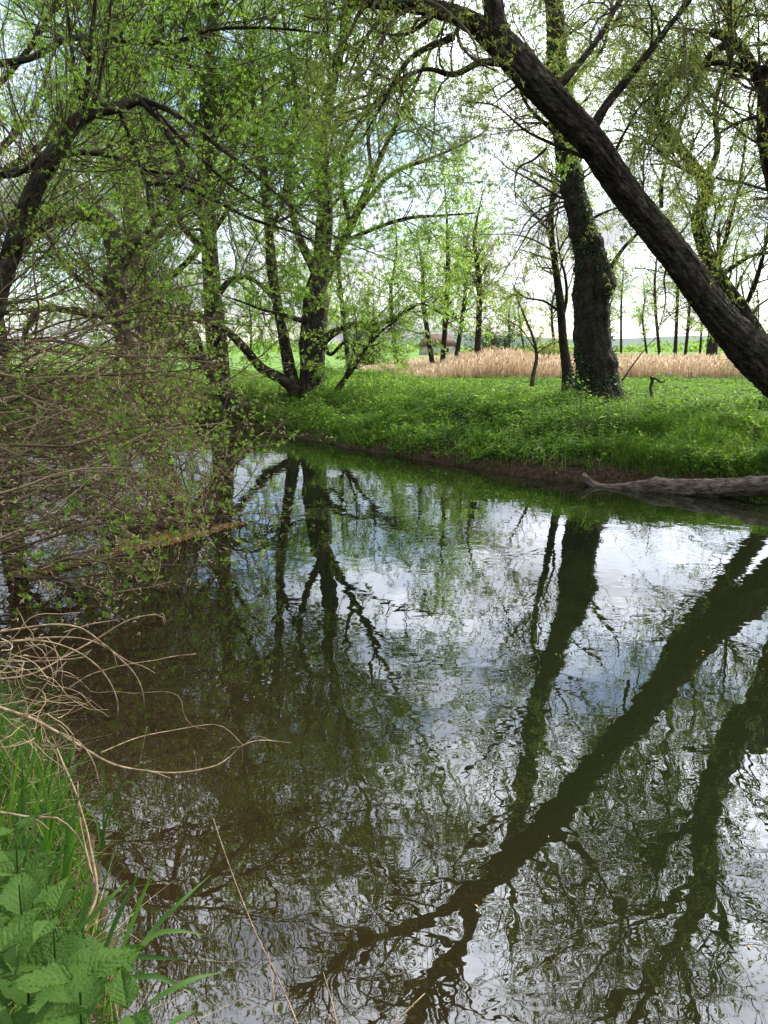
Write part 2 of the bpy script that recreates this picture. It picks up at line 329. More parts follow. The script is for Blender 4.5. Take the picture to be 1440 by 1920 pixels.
# water
M_water, t, o = mat_base('river_water')
g = nd(t, 'ShaderNodeNewGeometry')
def wn(scale, sc, det=2, dis=0.0):
    mpp = nd(t, 'ShaderNodeMapping'); mpp.inputs['Scale'].default_value = sc; t.links.new(g.outputs['Position'], mpp.inputs[0])
    n = nd(t, 'ShaderNodeTexNoise'); n.inputs['Scale'].default_value = scale; n.inputs['Detail'].default_value = det; n.inputs['Distortion'].default_value = dis
    t.links.new(mpp.outputs[0], n.inputs['Vector']); return n
a1 = wn(2.4, (1, .8, 1), 2, .5); a2 = wn(6, (1, .75, 1), 1, .8); a3 = wn(.35, (1, 1, 1), 2)
mg = nd(t, 'ShaderNodeMapRange'); mg.inputs['From Min'].default_value = .35; mg.inputs['From Max'].default_value = .65; mg.inputs['To Min'].default_value = .25; mg.inputs['To Max'].default_value = 1.0; t.links.new(a3.outputs[0], mg.inputs[0])
ml = nd(t, 'ShaderNodeMath', operation='MULTIPLY'); ml.inputs[1].default_value = .27; t.links.new(a2.outputs[0], ml.inputs[0])
ad = nd(t, 'ShaderNodeMath', operation='ADD'); t.links.new(a1.outputs[0], ad.inputs[0]); t.links.new(ml.outputs[0], ad.inputs[1])
a4 = wn(8, (.4, 1.1, 1), 2, .3); m4 = nd(t, 'ShaderNodeMath', operation='MULTIPLY_ADD'); m4.inputs[1].default_value = .16; t.links.new(a4.outputs[0], m4.inputs[0]); t.links.new(ad.outputs[0], m4.inputs[2])
ms = nd(t, 'ShaderNodeMath', operation='MULTIPLY'); t.links.new(m4.outputs[0], ms.inputs[0]); t.links.new(mg.outputs[0], ms.inputs[1])
bw = nd(t, 'ShaderNodeBump'); bw.inputs['Strength'].default_value = 1.0; bw.inputs['Distance'].default_value = .0038; t.links.new(ms.outputs[0], bw.inputs['Height'])
df = nd(t, 'ShaderNodeBsdfDiffuse'); gl = nd(t, 'ShaderNodeBsdfGlossy'); gl.inputs['Roughness'].default_value = 0.0; gl.inputs['Color'].default_value = (.93, .95, 1, 1)
sxw = nd(t, 'ShaderNodeSeparateXYZ'); t.links.new(g.outputs['Position'], sxw.inputs[0])
mw = nd(t, 'ShaderNodeMath', operation='MULTIPLY_ADD'); mw.inputs[1].default_value = 1.0
mwa = nd(t, 'ShaderNodeMath', operation='MULTIPLY'); mwa.inputs[1].default_value = .45; t.links.new(sxw.outputs['Y'], mwa.inputs[0]); t.links.new(sxw.outputs['X'], mw.inputs[0]); t.links.new(mwa.outputs[0], mw.inputs[2])
mwr = nd(t, 'ShaderNodeMapRange'); mwr.inputs['From Min'].default_value = -.2; mwr.inputs['From Max'].default_value = 2.6; t.links.new(mw.outputs[0], mwr.inputs[0])
mc = nd(t, 'ShaderNodeMixRGB'); mc.inputs[1].default_value = (.019, .011, .005, 1); mc.inputs[2].default_value = (.009, .012, .004, 1); t.links.new(mwr.outputs[0], mc.inputs[0])
t.links.new(mc.outputs[0], df.inputs['Color'])
fr = nd(t, 'ShaderNodeFresnel'); fr.inputs['IOR'].default_value = 1.95; t.links.new(bw.outputs[0], fr.inputs['Normal'])
mxs = nd(t, 'ShaderNodeMixShader'); t.links.new(fr.outputs[0], mxs.inputs[0]); t.links.new(df.outputs[0], mxs.inputs[1]); t.links.new(gl.outputs[0], mxs.inputs[2])
t.links.new(bw.outputs[0], gl.inputs['Normal']); t.links.new(mxs.outputs[0], o.inputs[0])

# ================================================================== terrain
def rz(px, py): return ray_z(px, py)[:2]
FAR = [(40, 2.0), (20, 6.5), (12, 8.9)] + [tuple(rz(*q)) for q in [(1560, 955), (1440, 925), (1330, 918), (1200, 908), (1050, 903), (960, 890), (900, 880), (820, 868), (740, 855), (650, 840), (560, 822), (480, 806), (400, 800), (250, 808), (60, 812)]] + [(-14, 21.5), (-25, 25), (-50, 33)]
NEAR = [(-50, 22), (-25, 17), (-14, 14.2), (-9.5, 12), (-7.2, 9.5), (-5.2, 7.0), (-3.7, 5.6), (-2.5, 4.4), (-1.75, 3.6), (-1.3, 3.0), (-1.0, 2.4), (-.75, 1.9), (-.55, 1.45), (-.3, .9), (.5, .55), (2.5, .1), (8, -2.5), (20, -8), (40, -14)]
FA, NA = np.array(FAR), np.array(NEAR)
def dpoly(x, y, L_):
    best = np.full(x.shape, 1e9)
    for a, b in zip(L_[:-1], L_[1:]):
        d = b - a; tt = np.clip(((x - a[0]) * d[0] + (y - a[1]) * d[1]) / (d @ d), 0, 1)
        best = np.minimum(best, np.hypot(x - a[0] - tt * d[0], y - a[1] - tt * d[1]))
    return best
FAs = FA[np.argsort(FA[:, 0])]; NAs = NA[np.argsort(NA[:, 0])]
def ss(a, b, v): v = np.clip((v - a) / (b - a), 0, 1); return v * v * (3 - 2 * v)
def ground_z(x, y):
    x = np.asarray(x, float); y = np.asarray(y, float)
    yf = np.interp(x, FAs[:, 0], FAs[:, 1]); yn = np.interp(x, NAs[:, 0], NAs[:, 1])
    df_ = dpoly(x, y, FA) * np.where(y > yf, 1, -1); dn = dpoly(x, y, NA) * np.where(y < yn, 1, -1)
    j = .12 * hn(x, y, .5, 3)
    ff = .20 * ss(-.05, .3, df_ + j * .9) + .17 * ss(.15, .7, df_) + .40 * ss(.3, 2.2, df_ + j) + .15 * ss(1.5, 6.5, df_) + (.10 * hn(x, y, 1.2) + .07 * hn(x, y, .4, 8)) * ss(.4, 1.6, df_) + .06 * hn(x, y, 4, 5) * ss(2, 6, df_)
    fn = .22 * ss(-.05, .15, dn + j * .3) + .76 * ss(.1, 1.25, dn) + .03 * hn(x, y, .6) * ss(.2, 1, dn)
    w = -.1 - .9 * ss(0, 2.5, -np.maximum(df_, dn))
    return np.where(df_ > 0, ff, np.where(dn > 0, fn, w)), df_, dn
def graded(lo, a, b, hi, st, k):
    mid = np.arange(a, b + 1e-6, st); l = [a]; s = st
    while l[-1] > lo: s *= k; l.append(l[-1] - s)
    r = [mid[-1]]; s = st
    while r[-1] < hi: s *= k; r.append(r[-1] + s)
    return np.concatenate([np.array(l[1:])[::-1], mid, np.array(r[1:])])
gx = graded(-1500, -13, 11, 1500, .1, 1.12); gy = graded(-60, -1, 24, 2500, .1, 1.1)
X, Y = np.meshgrid(gx, gy); Z, _, _ = ground_z(X, Y)
nx, ny = len(gx), len(gy); idx = np.arange(nx * ny).reshape(ny, nx)
F = np.stack([idx[:-1, :-1], idx[:-1, 1:], idx[1:, 1:], idx[1:, :-1]], -1).reshape(-1, 4)
tag(mesh('ground', np.stack([X, Y, Z], -1).reshape(-1, 3), F, M_ground, None, True), kind='structure')
wx = np.array([-60, 60.]); V = [(-60, -25, 0), (60, -25, 0), (60, 45, 0), (-60, 45, 0)]
tag(mesh('river_water', V, [[0, 1, 2, 3]], M_water), kind='structure')
# low hills on the horizon
hx = np.linspace(-2200, 2200, 120); Vh = []
for j, (yy_, hh) in enumerate([(1500, 0), (1750, 1), (2100, 0)]):
    for x_ in hx: Vh.append((x_, yy_, -2 + hh * (26 + 12 * math.sin(x_ / 310) + 7 * math.sin(x_ / 97) - x_ * .008)))
idh = np.arange(len(Vh)).reshape(3, -1); Fh = np.stack([idh[:-1, :-1], idh[:-1, 1:], idh[1:, 1:], idh[1:, :-1]], -1).reshape(-1, 4)
M_hill = twig_mat('wooded_hill', [(0, (.06, .10, .07)), (1, (.06, .10, .07))])
tag(mesh('hills', Vh, Fh, M_hill, None, True, np.zeros(len(Vh))), kind='structure')
def gz(x, y): return float(ground_z(np.array([x]), np.array([y]))[0][0])

# ================================================================== ground cover
def blades(x, y, z, h, w, lean, seg=3):
    n = len(x); a = rng.uniform(0, 6.28, n); ld = np.stack([np.cos(a), np.sin(a), 0 * a], -1); sdv = np.stack([-np.sin(a), np.cos(a), 0 * a], -1)
    b = rng.uniform(0, 6.28, n); sdv = np.stack([np.cos(b), np.sin(b), 0 * b], -1)
    P0 = np.stack([x, y, z], -1); Vs = []
    for k in range(seg + 1):
        f = k / seg; c = P0 + ld * (lean * h * f ** 2)[:, None] + np.array([0, 0, 1]) * (h * (f - .25 * lean * f ** 2))[:, None]
        ww = (np.full(n, w) * (1 - f ** 1.5) + .0006)[:, None] * .5
        Vs += [c - sdv * ww, c + sdv * ww]
    V = np.stack(Vs, 1).reshape(-1, 3); m = 2 * (seg + 1); base = np.arange(n)[:, None] * m
    F = np.stack([np.stack([base[:, 0] + 2 * k, base[:, 0] + 2 * k + 1, base[:, 0] + 2 * k + 3, base[:, 0] + 2 * k + 2], -1) for k in range(seg)], 1).reshape(-1, 4)
    return {'V': V, 'F': F, 'rnd': np.repeat(rng.random(n), m)}
def scatter(n, x0, x1, y0, y1, keep):
    x = rng.uniform(x0, x1, n); y = rng.uniform(y0, y1, n); z, df_, dn = ground_z(x, y); k = keep(x, y, z, df_, dn)
    return x[k], y[k], z[k], df_[k], dn[k]
inview = lambda x, y: np.abs(x) < .56 * y + 1.2
def leafcover(x, y, z, hmax, ln, wd, tilt=.8):
    n = len(x); h = hmax * rng.random(n) ** .6; p = np.stack([x, y, z + h], -1)
    a = rng.uniform(0, 6.28, n); d = nrm(np.stack([np.cos(a), np.sin(a), rng.normal(-.15, tilt * .5, n)], -1)); s = nrm(np.cross(d, np.array([0, 0, 1.])) + rng.normal(0, .35, (n, 3)))
    l = (ln * rng.uniform(.5, 1.3, n))[:, None]; w = l * wd / ln * .5
    V = np.stack([p, p + d * l * .4 + s * w + np.array([0, 0, .006]), p + d * l - np.array([0, 0, 1]) * l * .15, p + d * l * .4 - s * w + np.array([0, 0, .006])], 1)
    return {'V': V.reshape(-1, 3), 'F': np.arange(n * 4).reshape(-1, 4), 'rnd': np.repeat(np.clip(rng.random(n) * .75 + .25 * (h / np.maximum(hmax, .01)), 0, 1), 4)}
cover = []
def lump(x, y): return np.clip(.45 + .6 * hn(x, y, .22, 2) + .5 * hn(x, y, .7, 9), .05, 1.5)
# bank face and first metres
x, y, z, df_, dn = scatter(620000, -14, 12, 9, 27, lambda x, y, z, f, n: (f > .06 + .14 * hn(x, y, .4, 7) + .45 * np.exp(-((x - 3.2) / 1.0) ** 2)) & (f < 4.5) & inview(x, y) & (rng.random(len(x)) < (.35 + .65 * (hn(x, y, .35, 11) > -.25))))
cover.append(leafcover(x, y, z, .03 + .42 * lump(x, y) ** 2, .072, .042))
x, y, z, df_, dn = scatter(420000, -20, 16, 12, 42, lambda x, y, z, f, n: (f > 4.2) & inview(x, y))
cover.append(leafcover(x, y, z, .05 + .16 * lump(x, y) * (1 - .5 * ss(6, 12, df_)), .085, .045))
def weeds(n, x0, x1, y0, y1, keep, h0, h1, sz, prs):
    x, y, z, f_, n_ = scatter(n, x0, x1, y0, y1, keep); n = len(x); h = rng.uniform(h0, h1, n) * (.6 + .6 * lump(x, y)); tl = rng.normal(0, .12, (n, 2)); out = []
    for k in range(prs):
        f = (k + 1) / prs; c = np.stack([x + tl[:, 0] * h * f, y + tl[:, 1] * h * f, z + h * f], -1)
        for sg in (0, math.pi):
            a = k * 1.57 + sg + rng.normal(0, .3, n) + x * 50; d = nrm(np.stack([np.cos(a), np.sin(a), rng.normal(-.05 + .5 * (f > .9), .25, n)], -1)); s_ = nrm(np.cross(d, [0, 0, 1.]))
            l = (sz * (1.15 - .65 * f) * rng.uniform(.7, 1.2, n))[:, None]; w = l * .28
            out.append(np.stack([c, c + d * l * .4 + s_ * w, c + d * l - np.array([0, 0, .25]) * l, c + d * l * .4 - s_ * w], 1))
    V = np.stack(out, 1).reshape(-1, 3); return {'V': V, 'F': np.arange(len(V)).reshape(-1, 4), 'rnd': np.repeat(rng.random(n), prs * 8) * .6 + rng.random(len(V) // 4).repeat(4) * .4}
cover.append(weeds(16000, -14, 12, 9, 27, lambda x, y, z, f, n: (f > .22) & (f < 4.5) & inview(x, y) & (hn(x, y, .6, 14) > -.2), .16, .5, .09, 7))
cover.append(weeds(17000, -14, 14, 14, 32, lambda x, y, z, f, n: (f > 3) & inview(x, y) & (hn(x, y, .8, 15) > .0), .12, .34, .1, 5))
x, y, z, df_, dn = scatter(9000, -12, 12, 9, 24, lambda x, y, z, f, n: (f > .25) & (f < 4) & inview(x, y) & (hn(x, y, .5, 17) > .2))
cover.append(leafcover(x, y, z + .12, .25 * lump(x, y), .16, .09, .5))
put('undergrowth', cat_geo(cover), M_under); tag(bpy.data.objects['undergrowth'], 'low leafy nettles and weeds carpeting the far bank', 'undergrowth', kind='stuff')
gr = []
x, y, z, df_, dn = scatter(80000, -14, 12, 9, 27, lambda x, y, z, f, n: (f > .08) & (f < 5) & inview(x, y) & ((hn(x, y, .5, 4) > .05) | (f < .9) & (rng.random(len(x)) < .7)))
gr.append(blades(x, y, z - .02, rng.uniform(.15, .42, len(x)), .009, rng.uniform(.1, .8, len(x))))
x, y, z, df_, dn = scatter(24000, 3.2, 7.2, 10, 14.5, lambda x, y, z, f, n: (f > .25) & (f < 2.9) & (np.hypot((x - 5.3) / 1.5, (y - 12.6) / 1.6) < 1 + .3 * hn(x, y, .4)))
gr.append(blades(x, y, z - .02, rng.uniform(.1, .34, len(x)) + .12 * lump(x, y), .009, rng.uniform(.1, 1.1, len(x))))
x, y, z, df_, dn = scatter(80000, -30, 30, 18, 46, lambda x, y, z, f, n: (f > 4) & inview(x, y) & (hn(x, y, 1.2, 6) > -.1))
gr.append(blades(x, y, z - .02, rng.uniform(.08, .24, len(x)), .014, rng.uniform(.1, .9, len(x)), 2))
x, y, z, df_, dn = scatter(160000, -12, 11, 9, 24, lambda x, y, z, f, n: (f > .0) & (f < .5) & inview(x, y) & (hn(x, y, .35, 20) > -.25 + .5 * np.exp(-((x - 3.2) / 1.0) ** 2)))
gr.append(blades(x, y, z, rng.uniform(.12, .38, len(x)), .008, rng.uniform(.4, 2.0, len(x)), 3))
put('grass', cat_geo(gr), M_grass); tag(bpy.data.objects['grass'], 'long green grass growing through the weeds of the far bank', 'grass', kind='stuff')
# near bank
g1 = []
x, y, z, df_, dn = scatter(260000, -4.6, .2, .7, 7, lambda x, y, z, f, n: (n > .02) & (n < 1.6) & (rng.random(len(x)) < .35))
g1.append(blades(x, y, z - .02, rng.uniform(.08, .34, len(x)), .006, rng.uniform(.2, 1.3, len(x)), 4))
put('bank_grass', cat_geo(g1), M_bankgrass_shade); tag(bpy.data.objects['bank_grass'], 'green grass on the near bank under the nettles', 'grass', kind='stuff')
g1 = []
x, y, z, df_, dn = scatter(20000, -4.2, .1, .7, 6, lambda x, y, z, f, n: (n > .0) & (n < .5) & (rng.random(len(x)) < .5))
b = blades(x, y, z + .0, rng.uniform(.06, .2, len(x)), .0025, rng.uniform(1.0, 2.3, len(x)), 4)
put('dead_grass', b, M_dry); tag(bpy.data.objects['dead_grass'], 'straw coloured dead grass trailing down the near bank to the water', 'dead grass', kind='stuff')
x, y, z, df_, dn = scatter(14000, -14, 10, 9, 24, lambda x, y, z, f, n: (f > -.02) & (f < .5) & inview(x, y) & (hn(x, y, .6, 12) > -.1))
b = leafcover(x, y, z + .005, np.full(len(x), .03), .06, .03, .3)
x, y, z, df_, dn = scatter(9000, -6, 6, 10, 22, lambda x, y, z, f, n: (f > .1) & (f < .6) & (hn(x, y, .5, 13) > .1))
b2 = blades(x, y, z + .03, rng.uniform(.1, .35, len(x)), .006, rng.uniform(1.2, 2.6, len(x)), 3)
x, y, z, df_, dn = scatter(26000, -8, 12, 9, 24, lambda x, y, z, f, n: (f > .05) & (f < .5) & inview(x, y) & (hn(x, y, .35, 19) > .25))
b3 = blades(x, y, z + .05, rng.uniform(.08, .28, len(x)), .006, rng.uniform(1.4, 2.8, len(x)), 3)
x, y, z, df_, dn = scatter(2600, -12, 11, 9, 26, lambda x, y, z, f, n: (f > .3) & (f < 6) & inview(x, y))
b4 = blades(x, y, z, rng.uniform(.3, .75, len(x)), .006, rng.uniform(.1, 1.3, len(x)), 4)
put('leaf_litter', cat_geo([b, b2, b3, b4]), M_dirtlit); tag(bpy.data.objects['leaf_litter'], 'brown dead leaves and straw along the muddy foot of the far bank', 'leaf litter', kind='stuff')
# reeds
def reedh(x, y): return .62 + .24 * np.exp(-((x / y - .145) / .05) ** 2) + .16 * hn(x, y, 1.5) + .1 * hn(x, y, .5, 5)
x = rng.uniform(-4, 42, 150000); y = 31 + 28 * rng.random(150000) ** 1.5; k = (x > .3 - (y - 38) * .12 + 1.0 * hn(x, y, 3)) & (x < .50 * y + 1); x, y = x[k], y[k]; z = ground_z(x, y)[0]
hh = reedh(x, y) * rng.uniform(.55, 1.15, len(x)) * ss(-1, 5, x) + .12
b = blades(x, y, z, hh, .022, rng.uniform(.02, .35, len(x)), 2)
i = rng.choice(len(x), 30000); pl = blades(x[i], y[i], z[i] + hh[i] * .92, rng.uniform(.12, .26, len(i)), .05, rng.uniform(.2, .9, len(i)), 2)
put('reed_bed', cat_geo([b, pl]), M_reed); tag(bpy.data.objects['reed_bed'], 'pale pinkish dry reeds beyond the far bank', 'reeds', kind='stuff')

# ================================================================== trees
def make_tree(name, label, cat, group, guides, levels, leafs, bark=M_bark, twig=M_twig, leafm=M_willow, sides=20, rough=.08, loc=None, knots=None, wig=.0, crown='crown', extra_twigs=None, ring=.07):
    loc = loc if loc is not None else tuple(guides[0][0][:3])
    root = empty(name, loc, label, cat, group)
    guides = [guides[0]] + [[np.append(q[:3], q[3] * .68) for q in g_] for g_ in guides[1:]]
    gs = [limb(g, sides=sides if gi == 0 else max(8, int(sides * .6)), rough=rough, seed=gi + 3, knots=(knots or {}).get(gi, ()), wig=wig, ring=ring) for gi, g in enumerate(guides)]
    put_limbs('trunk', gs, bark, root)
    sets = {'g': stack_guides(guides)}; tubesl = []
    for lv in levels:
        lv = dict(lv); par = lv.pop('par'); nm = lv.pop('name'); sd_ = lv.pop('sides', 4); sel = lv.pop('sel', None)
        P_ = sets[par]
        if sel is not None: P_ = (P_[0][sel], P_[1][sel])
        sets[nm] = spawn(P_, **lv); tubesl.append(tubes(*sets[nm], sides=sd_))
    if tubesl: put('branches', cat_geo(tubesl), twig, root)
    lf = []
    for l in leafs:
        l = dict(l); s = l.pop('on'); kd = l.pop('kind', 'leaf')
        lf.append(leaves(sets[s], **l) if kd == 'leaf' else rosettes(sets[s], **l))
    if lf: put(crown, cat_geo(lf), leafm, root)
    return root, sets

# --- leaning willow
gl_ = [[np.append(q[:3], q[3] * (.73 if q[1] < 11.5 else .84)) for q in G((1680, 900, 12.4, .55), (1590, 815, 12.2, .42), (1478, 722, 11.8, .36), (1405, 655, 11.6, .33), (1345, 590, 11.3, .30), (1262, 475, 10.9, .265), (1213, 413, 10.7, .25), (1168, 355, 10.5, .245), (1112, 272, 10.2, .24), (1047, 200, 10, .24), (982, 128, 9.8, .235), (940, 82, 9.7, .21), (890, 46, 9.6, .15), (835, 22, 9.4, .12), (760, 10, 9.2, .095), (680, 0, 9.0, .08), (600, -40, 8.7, .06), (500, -120, 8.4, .03))],
       G((960, 105, 9.75, .18), (932, 50, 9.6, .17), (912, -40, 9.5, .15), (850, -160, 9.3, .14), (790, -300, 9.0, .11), (760, -420, 8.8, .06)),
       G((1035, 175, 10, .09), (1085, 120, 10.2, .06), (1130, 60, 10.4, .045), (1160, 0, 10.6, .035), (1190, -90, 10.8, .02)),
       G((1110, 245, 10.3, .10), (1135, 200, 10.3, .075), (1200, 120, 10.2, .06), (1250, 55, 10.1, .05), (1300, -10, 10, .035), (1340, -100, 10, .02)),
       G((945, 118, 9.7, .07), (900, 118, 9.6, .05), (850, 140, 9.5, .045), (800, 130, 9.4, .03), (740, 150, 9.3, .02), (690, 130, 9.2, .012)),
       G((1095, 295, 10.2, .035), (1040, 272, 10.1, .028), (985, 245, 10, .02), (930, 200, 9.9, .014), (870, 190, 9.8, .009)),
       G((1025, 278, 10.1, .025), (1000, 300, 10.1, .02), (972, 315, 10.1, .016), (965, 345, 10.1, .012), (968, 385, 10.1, .007)),
       G((1140, 315, 10.4, .035), (1165, 260, 10.5, .025), (1190, 215, 10.6, .018), (1230, 150, 10.7, .012), (1260, 110, 10.7, .008)),
       G((850, 70, 9.5, .06), (770, 110, 9.3, .04), (720, 190, 9.1, .025), (680, 260, 9, .012)),
       G((1260, 480, 11, .022), (1245, 520, 11, .018), (1248, 560, 11, .014), (1240, 600, 11, .009), (1225, 640, 11, .005)),
       G((980, 155, 9.9, .022), (950, 175, 9.9, .016), (925, 195, 9.9, .010))]
leaning, st_ = make_tree('willow_tree', 'thick dark willow trunk leaning out over the river from the right bank', 'tree', None, gl_,
    [dict(par='g', name='a0', sel=[0], n=40, t0=.8, t1=1, ang=48, ln=1.3, rf=.45, rmax=.028, K=9, wob=.16, trop=.0, sides=5, up=.3),
     dict(par='g', name='a', sel=[1, 2, 3, 4, 5, 7, 8], n=130, t0=.35, t1=1, ang=48, ln=1.5, rf=.45, rmax=.028, K=9, wob=.16, trop=.0, sides=5, up=.3),
     dict(par='g', name='s', sel=[0], n=16, t0=.2, t1=.6, ang=62, ln=.9, rf=.2, rmax=.014, K=7, wob=.12, trop=.03, sides=4, up=.5, side=(1.2, .6, 0)),
     dict(par='a0', name='b0', n=260, t0=.15, t1=1, ang=40, ln=.62, rmax=.008, K=6, wob=.14, trop=-.03, sides=3),
     dict(par='a', name='b', n=900, t0=.15, t1=1, ang=40, ln=.62, rmax=.008, K=6, wob=.14, trop=-.03, sides=3),
     dict(par='s', name='c', n=260, t0=.15, t1=1, ang=35, ln=.4, rmax=.005, K=5, wob=.12, trop=.0, sides=3),
     dict(par='b', name='d', n=2200, t0=.2, t1=1, ang=40, ln=.34, rmax=.004, K=4, wob=.12, trop=-.06, sides=3)],
    [dict(on='d', n=36000, ln=.046, wd=.009, droop=.5), dict(on='b', n=8000, ln=.046, wd=.009, droop=.5), dict(on='b0', n=5000, ln=.046, wd=.009, droop=.5), dict(on='c', n=2600, ln=.055, wd=.012, droop=.1)],
    bark=M_bark, sides=60, rough=.10, leafm=M_yell, ring=.045)

# --- ivy-clad trunk
gi_ = [G((1122, 770, 18, .72), (1120, 735, 18, .52), (1117, 700, 18, .46), (1112, 640, 18, .38), (1108, 580, 18, .36), (1112, 510, 18, .37), (1098, 450, 18, .28), (1084, 400, 18, .24), (1072, 340, 18, .225), (1062, 290, 18, .22), (1055, 220, 18, .22), (1045, 130, 18, .21), (1040, 20, 18, .18), (1030, -90, 18, .16), (1025, -200, 18, .13), (1050, -350, 18, .08), (1040, -480, 18, .03)),
       G((1135, 520, 18, .1), (1165, 470, 18, .06), (1200, 430, 18, .04), (1215, 380, 18, .02)),
       G((1060, 290, 18, .12), (1040, 250, 18, .08), (990, 200, 18, .05), (960, 130, 18, .03)),
       G((1050, 200, 18, .1), (1085, 140, 18, .07), (1130, 90, 18, .05), (1150, 0, 18, .03)),
       G((1060, 240, 18, .1), (1010, 190, 18, .07), (950, 120, 18, .05), (900, 60, 17.8, .03)),
       G((1035, -40, 18, .1), (1100, -150, 18, .08), (1160, -280, 18, .05), (1180, -400, 18, .02)),
       G((1040, 10, 18, .1), (960, -90, 18, .08), (900, -220, 18, .05), (880, -380, 18, .02)),
       G((1090, 420, 18, .05), (1130, 400, 17.9, .035), (1165, 385, 17.8, .03), (1195, 350, 17.7, .015))]
ivy, si = make_tree('ivy_clad_tree', 'stout gnarled dark trunk with swellings and ivy standing on the far bank', 'tree', None, gi_,
    [dict(par='g', name='a', n=190, t0=.35, t1=1, ang=60, ln=2.1, rf=.3, rmax=.03, K=8, wob=.16, trop=.03, sides=4),
     dict(par='a', name='b', n=1400, t0=.15, t1=1, ang=42, ln=.95, rmax=.012, K=6, wob=.14, trop=-.0, sides=3),
     dict(par='b', name='c', n=2800, t0=.2, t1=1, ang=40, ln=.45, rmax=.006, K=4, wob=.14, trop=-.03, sides=3)],
    [dict(on='c', n=34000, ln=.065, wd=.016, droop=.3)], bark=M_darkbark, sides=48, rough=.11, leafm=M_yell,
    knots={0: [(.212, 4.7, .36, .018), (.200, 1.5, .16, .014), (.165, 4.3, .14, .010), (.13, 1.5, .16, .014), (.245, 1.6, .14, .008), (.28, 4.7, .30, .009), (.305, 1.5, .26, .008), (.33, 4.6, .25, .008), (.35, 1.6, .2, .006), (.085, 4.7, .18, .012), (.375, 1.5, .36, .010), (.39, 4.6, .2, .007), (.105, 1.3, .1, .008)]}, ring=.05)
# ivy leaves hugging it
a = spline(gi_[0], 200); n = 12000
k = np.minimum((rng.random(n) ** 1.0 * 118).astype(int) + 6, 190); th = rng.uniform(0, 6.28, n)
den = (np.sin(k * .13 + 1) + np.sin(th * 2 + k * .05) + .4 * np.cos(th)) > -.2; k, th = k[den], th[den]; n = len(k)
c = a[k, :3] + rng.normal(0, .03, (n, 3)); out = np.stack([np.cos(th), np.sin(th), np.zeros(n)], -1)
p = c + out * (a[k, 3] * rng.uniform(.98, 1.16, n))[:, None]
d = nrm(out * .5 + rng.normal(0, .7, (n, 3)) + np.array([0, 0, -.4])); s = nrm(np.cross(d, out)); l = rng.uniform(.03, .075, n)[:, None]
V = np.stack([p, p + d * l * .4 + s * l * .4, p + d * l, p + d * l * .4 - s * l * .4], 1)
put('ivy', {'V': V.reshape(-1, 3), 'F': np.arange(n * 4).reshape(-1, 4), 'rnd': np.repeat(rng.random(n), 4)}, M_ivy, ivy)

# --- slim tree beside it
gs_ = [[np.append(q[:3], q[3] * .74) for q in G((1070, 730, 20, .34), (1064, 700, 20, .2), (1056, 640, 20, .15), (1052, 590, 20, .14), (1048, 550, 20, .13), (1040, 490, 20, .11), (1033, 430, 20, .10), (1036, 370, 20, .09), (1045, 320, 20, .07), (1048, 260, 20, .05), (1040, 180, 20, .03))],
       G((1054, 600, 20, .07), (1062, 560, 20, .06), (1060, 520, 20, .05), (1050, 480, 20, .035), (1042, 420, 20, .02)),
       G((1050, 585, 20, .05), (1020, 565, 20, .04), (985, 558, 20, .03), (965, 540, 20, .02), (975, 510, 20, .012)),
       G((1036, 470, 20, .04), (1000, 450, 20, .03), (960, 440, 20, .02), (900, 440, 20, .012)),
       G((1036, 440, 20, .04), (1000, 400, 20, .03), (975, 370, 20, .018), (950, 345, 20, .01))]
make_tree('slim_tree', 'slim dark tree with a swollen foot just left of the ivy clad trunk', 'tree', None, gs_,
    [dict(par='g', name='a', n=60, t0=.3, t1=1, ang=55, ln=1.5, rf=.4, rmax=.025, K=8, wob=.17, trop=.04, sides=4),
     dict(par='a', name='b', n=420, t0=.15, t1=1, ang=42, ln=.7, rmax=.01, K=6, wob=.15, trop=.0, sides=3),
     dict(par='b', name='c', n=800, t0=.2, t1=1, ang=40, ln=.35, rmax=.006, K=4, wob=.14, trop=-.03, sides=3)],
    [dict(on='c', n=7000, ln=.07, wd=.022, droop=.3)], bark=M_darkbark, sides=16, rough=.06, leafm=M_yell)
# --- sapling
gs_ = [G((997, 725, 22, .07), (1000, 700, 22, .06), (1006, 670, 22, .05), (1000, 635, 22, .04), (985, 598, 22, .03), (972, 565, 22, .02), (960, 530, 22, .01)),
       G((1003, 655, 22, .03), (975, 615, 22, .022), (935, 590, 22, .016), (905, 565, 22, .01)),
       G((1005, 665, 22, .03), (1030, 645, 22, .02), (1060, 640, 22, .012))]
make_tree('sapling', 'thin crooked sapling in the sunlit grass left of the slim dark tree', 'tree', None, gs_,
    [dict(par='g', name='a', n=30, t0=.3, t1=1, ang=50, ln=.8, rf=.5, rmax=.012, K=6, wob=.15, trop=.03, sides=3),
     dict(par='a', name='b', n=160, t0=.15, t1=1, ang=40, ln=.4, rmax=.005, K=5, wob=.15, trop=.0, sides=3)],
    [dict(on='b', n=1300, ln=.06, wd=.02, droop=.3)], bark=M_thin, sides=10, leafm=M_yell)

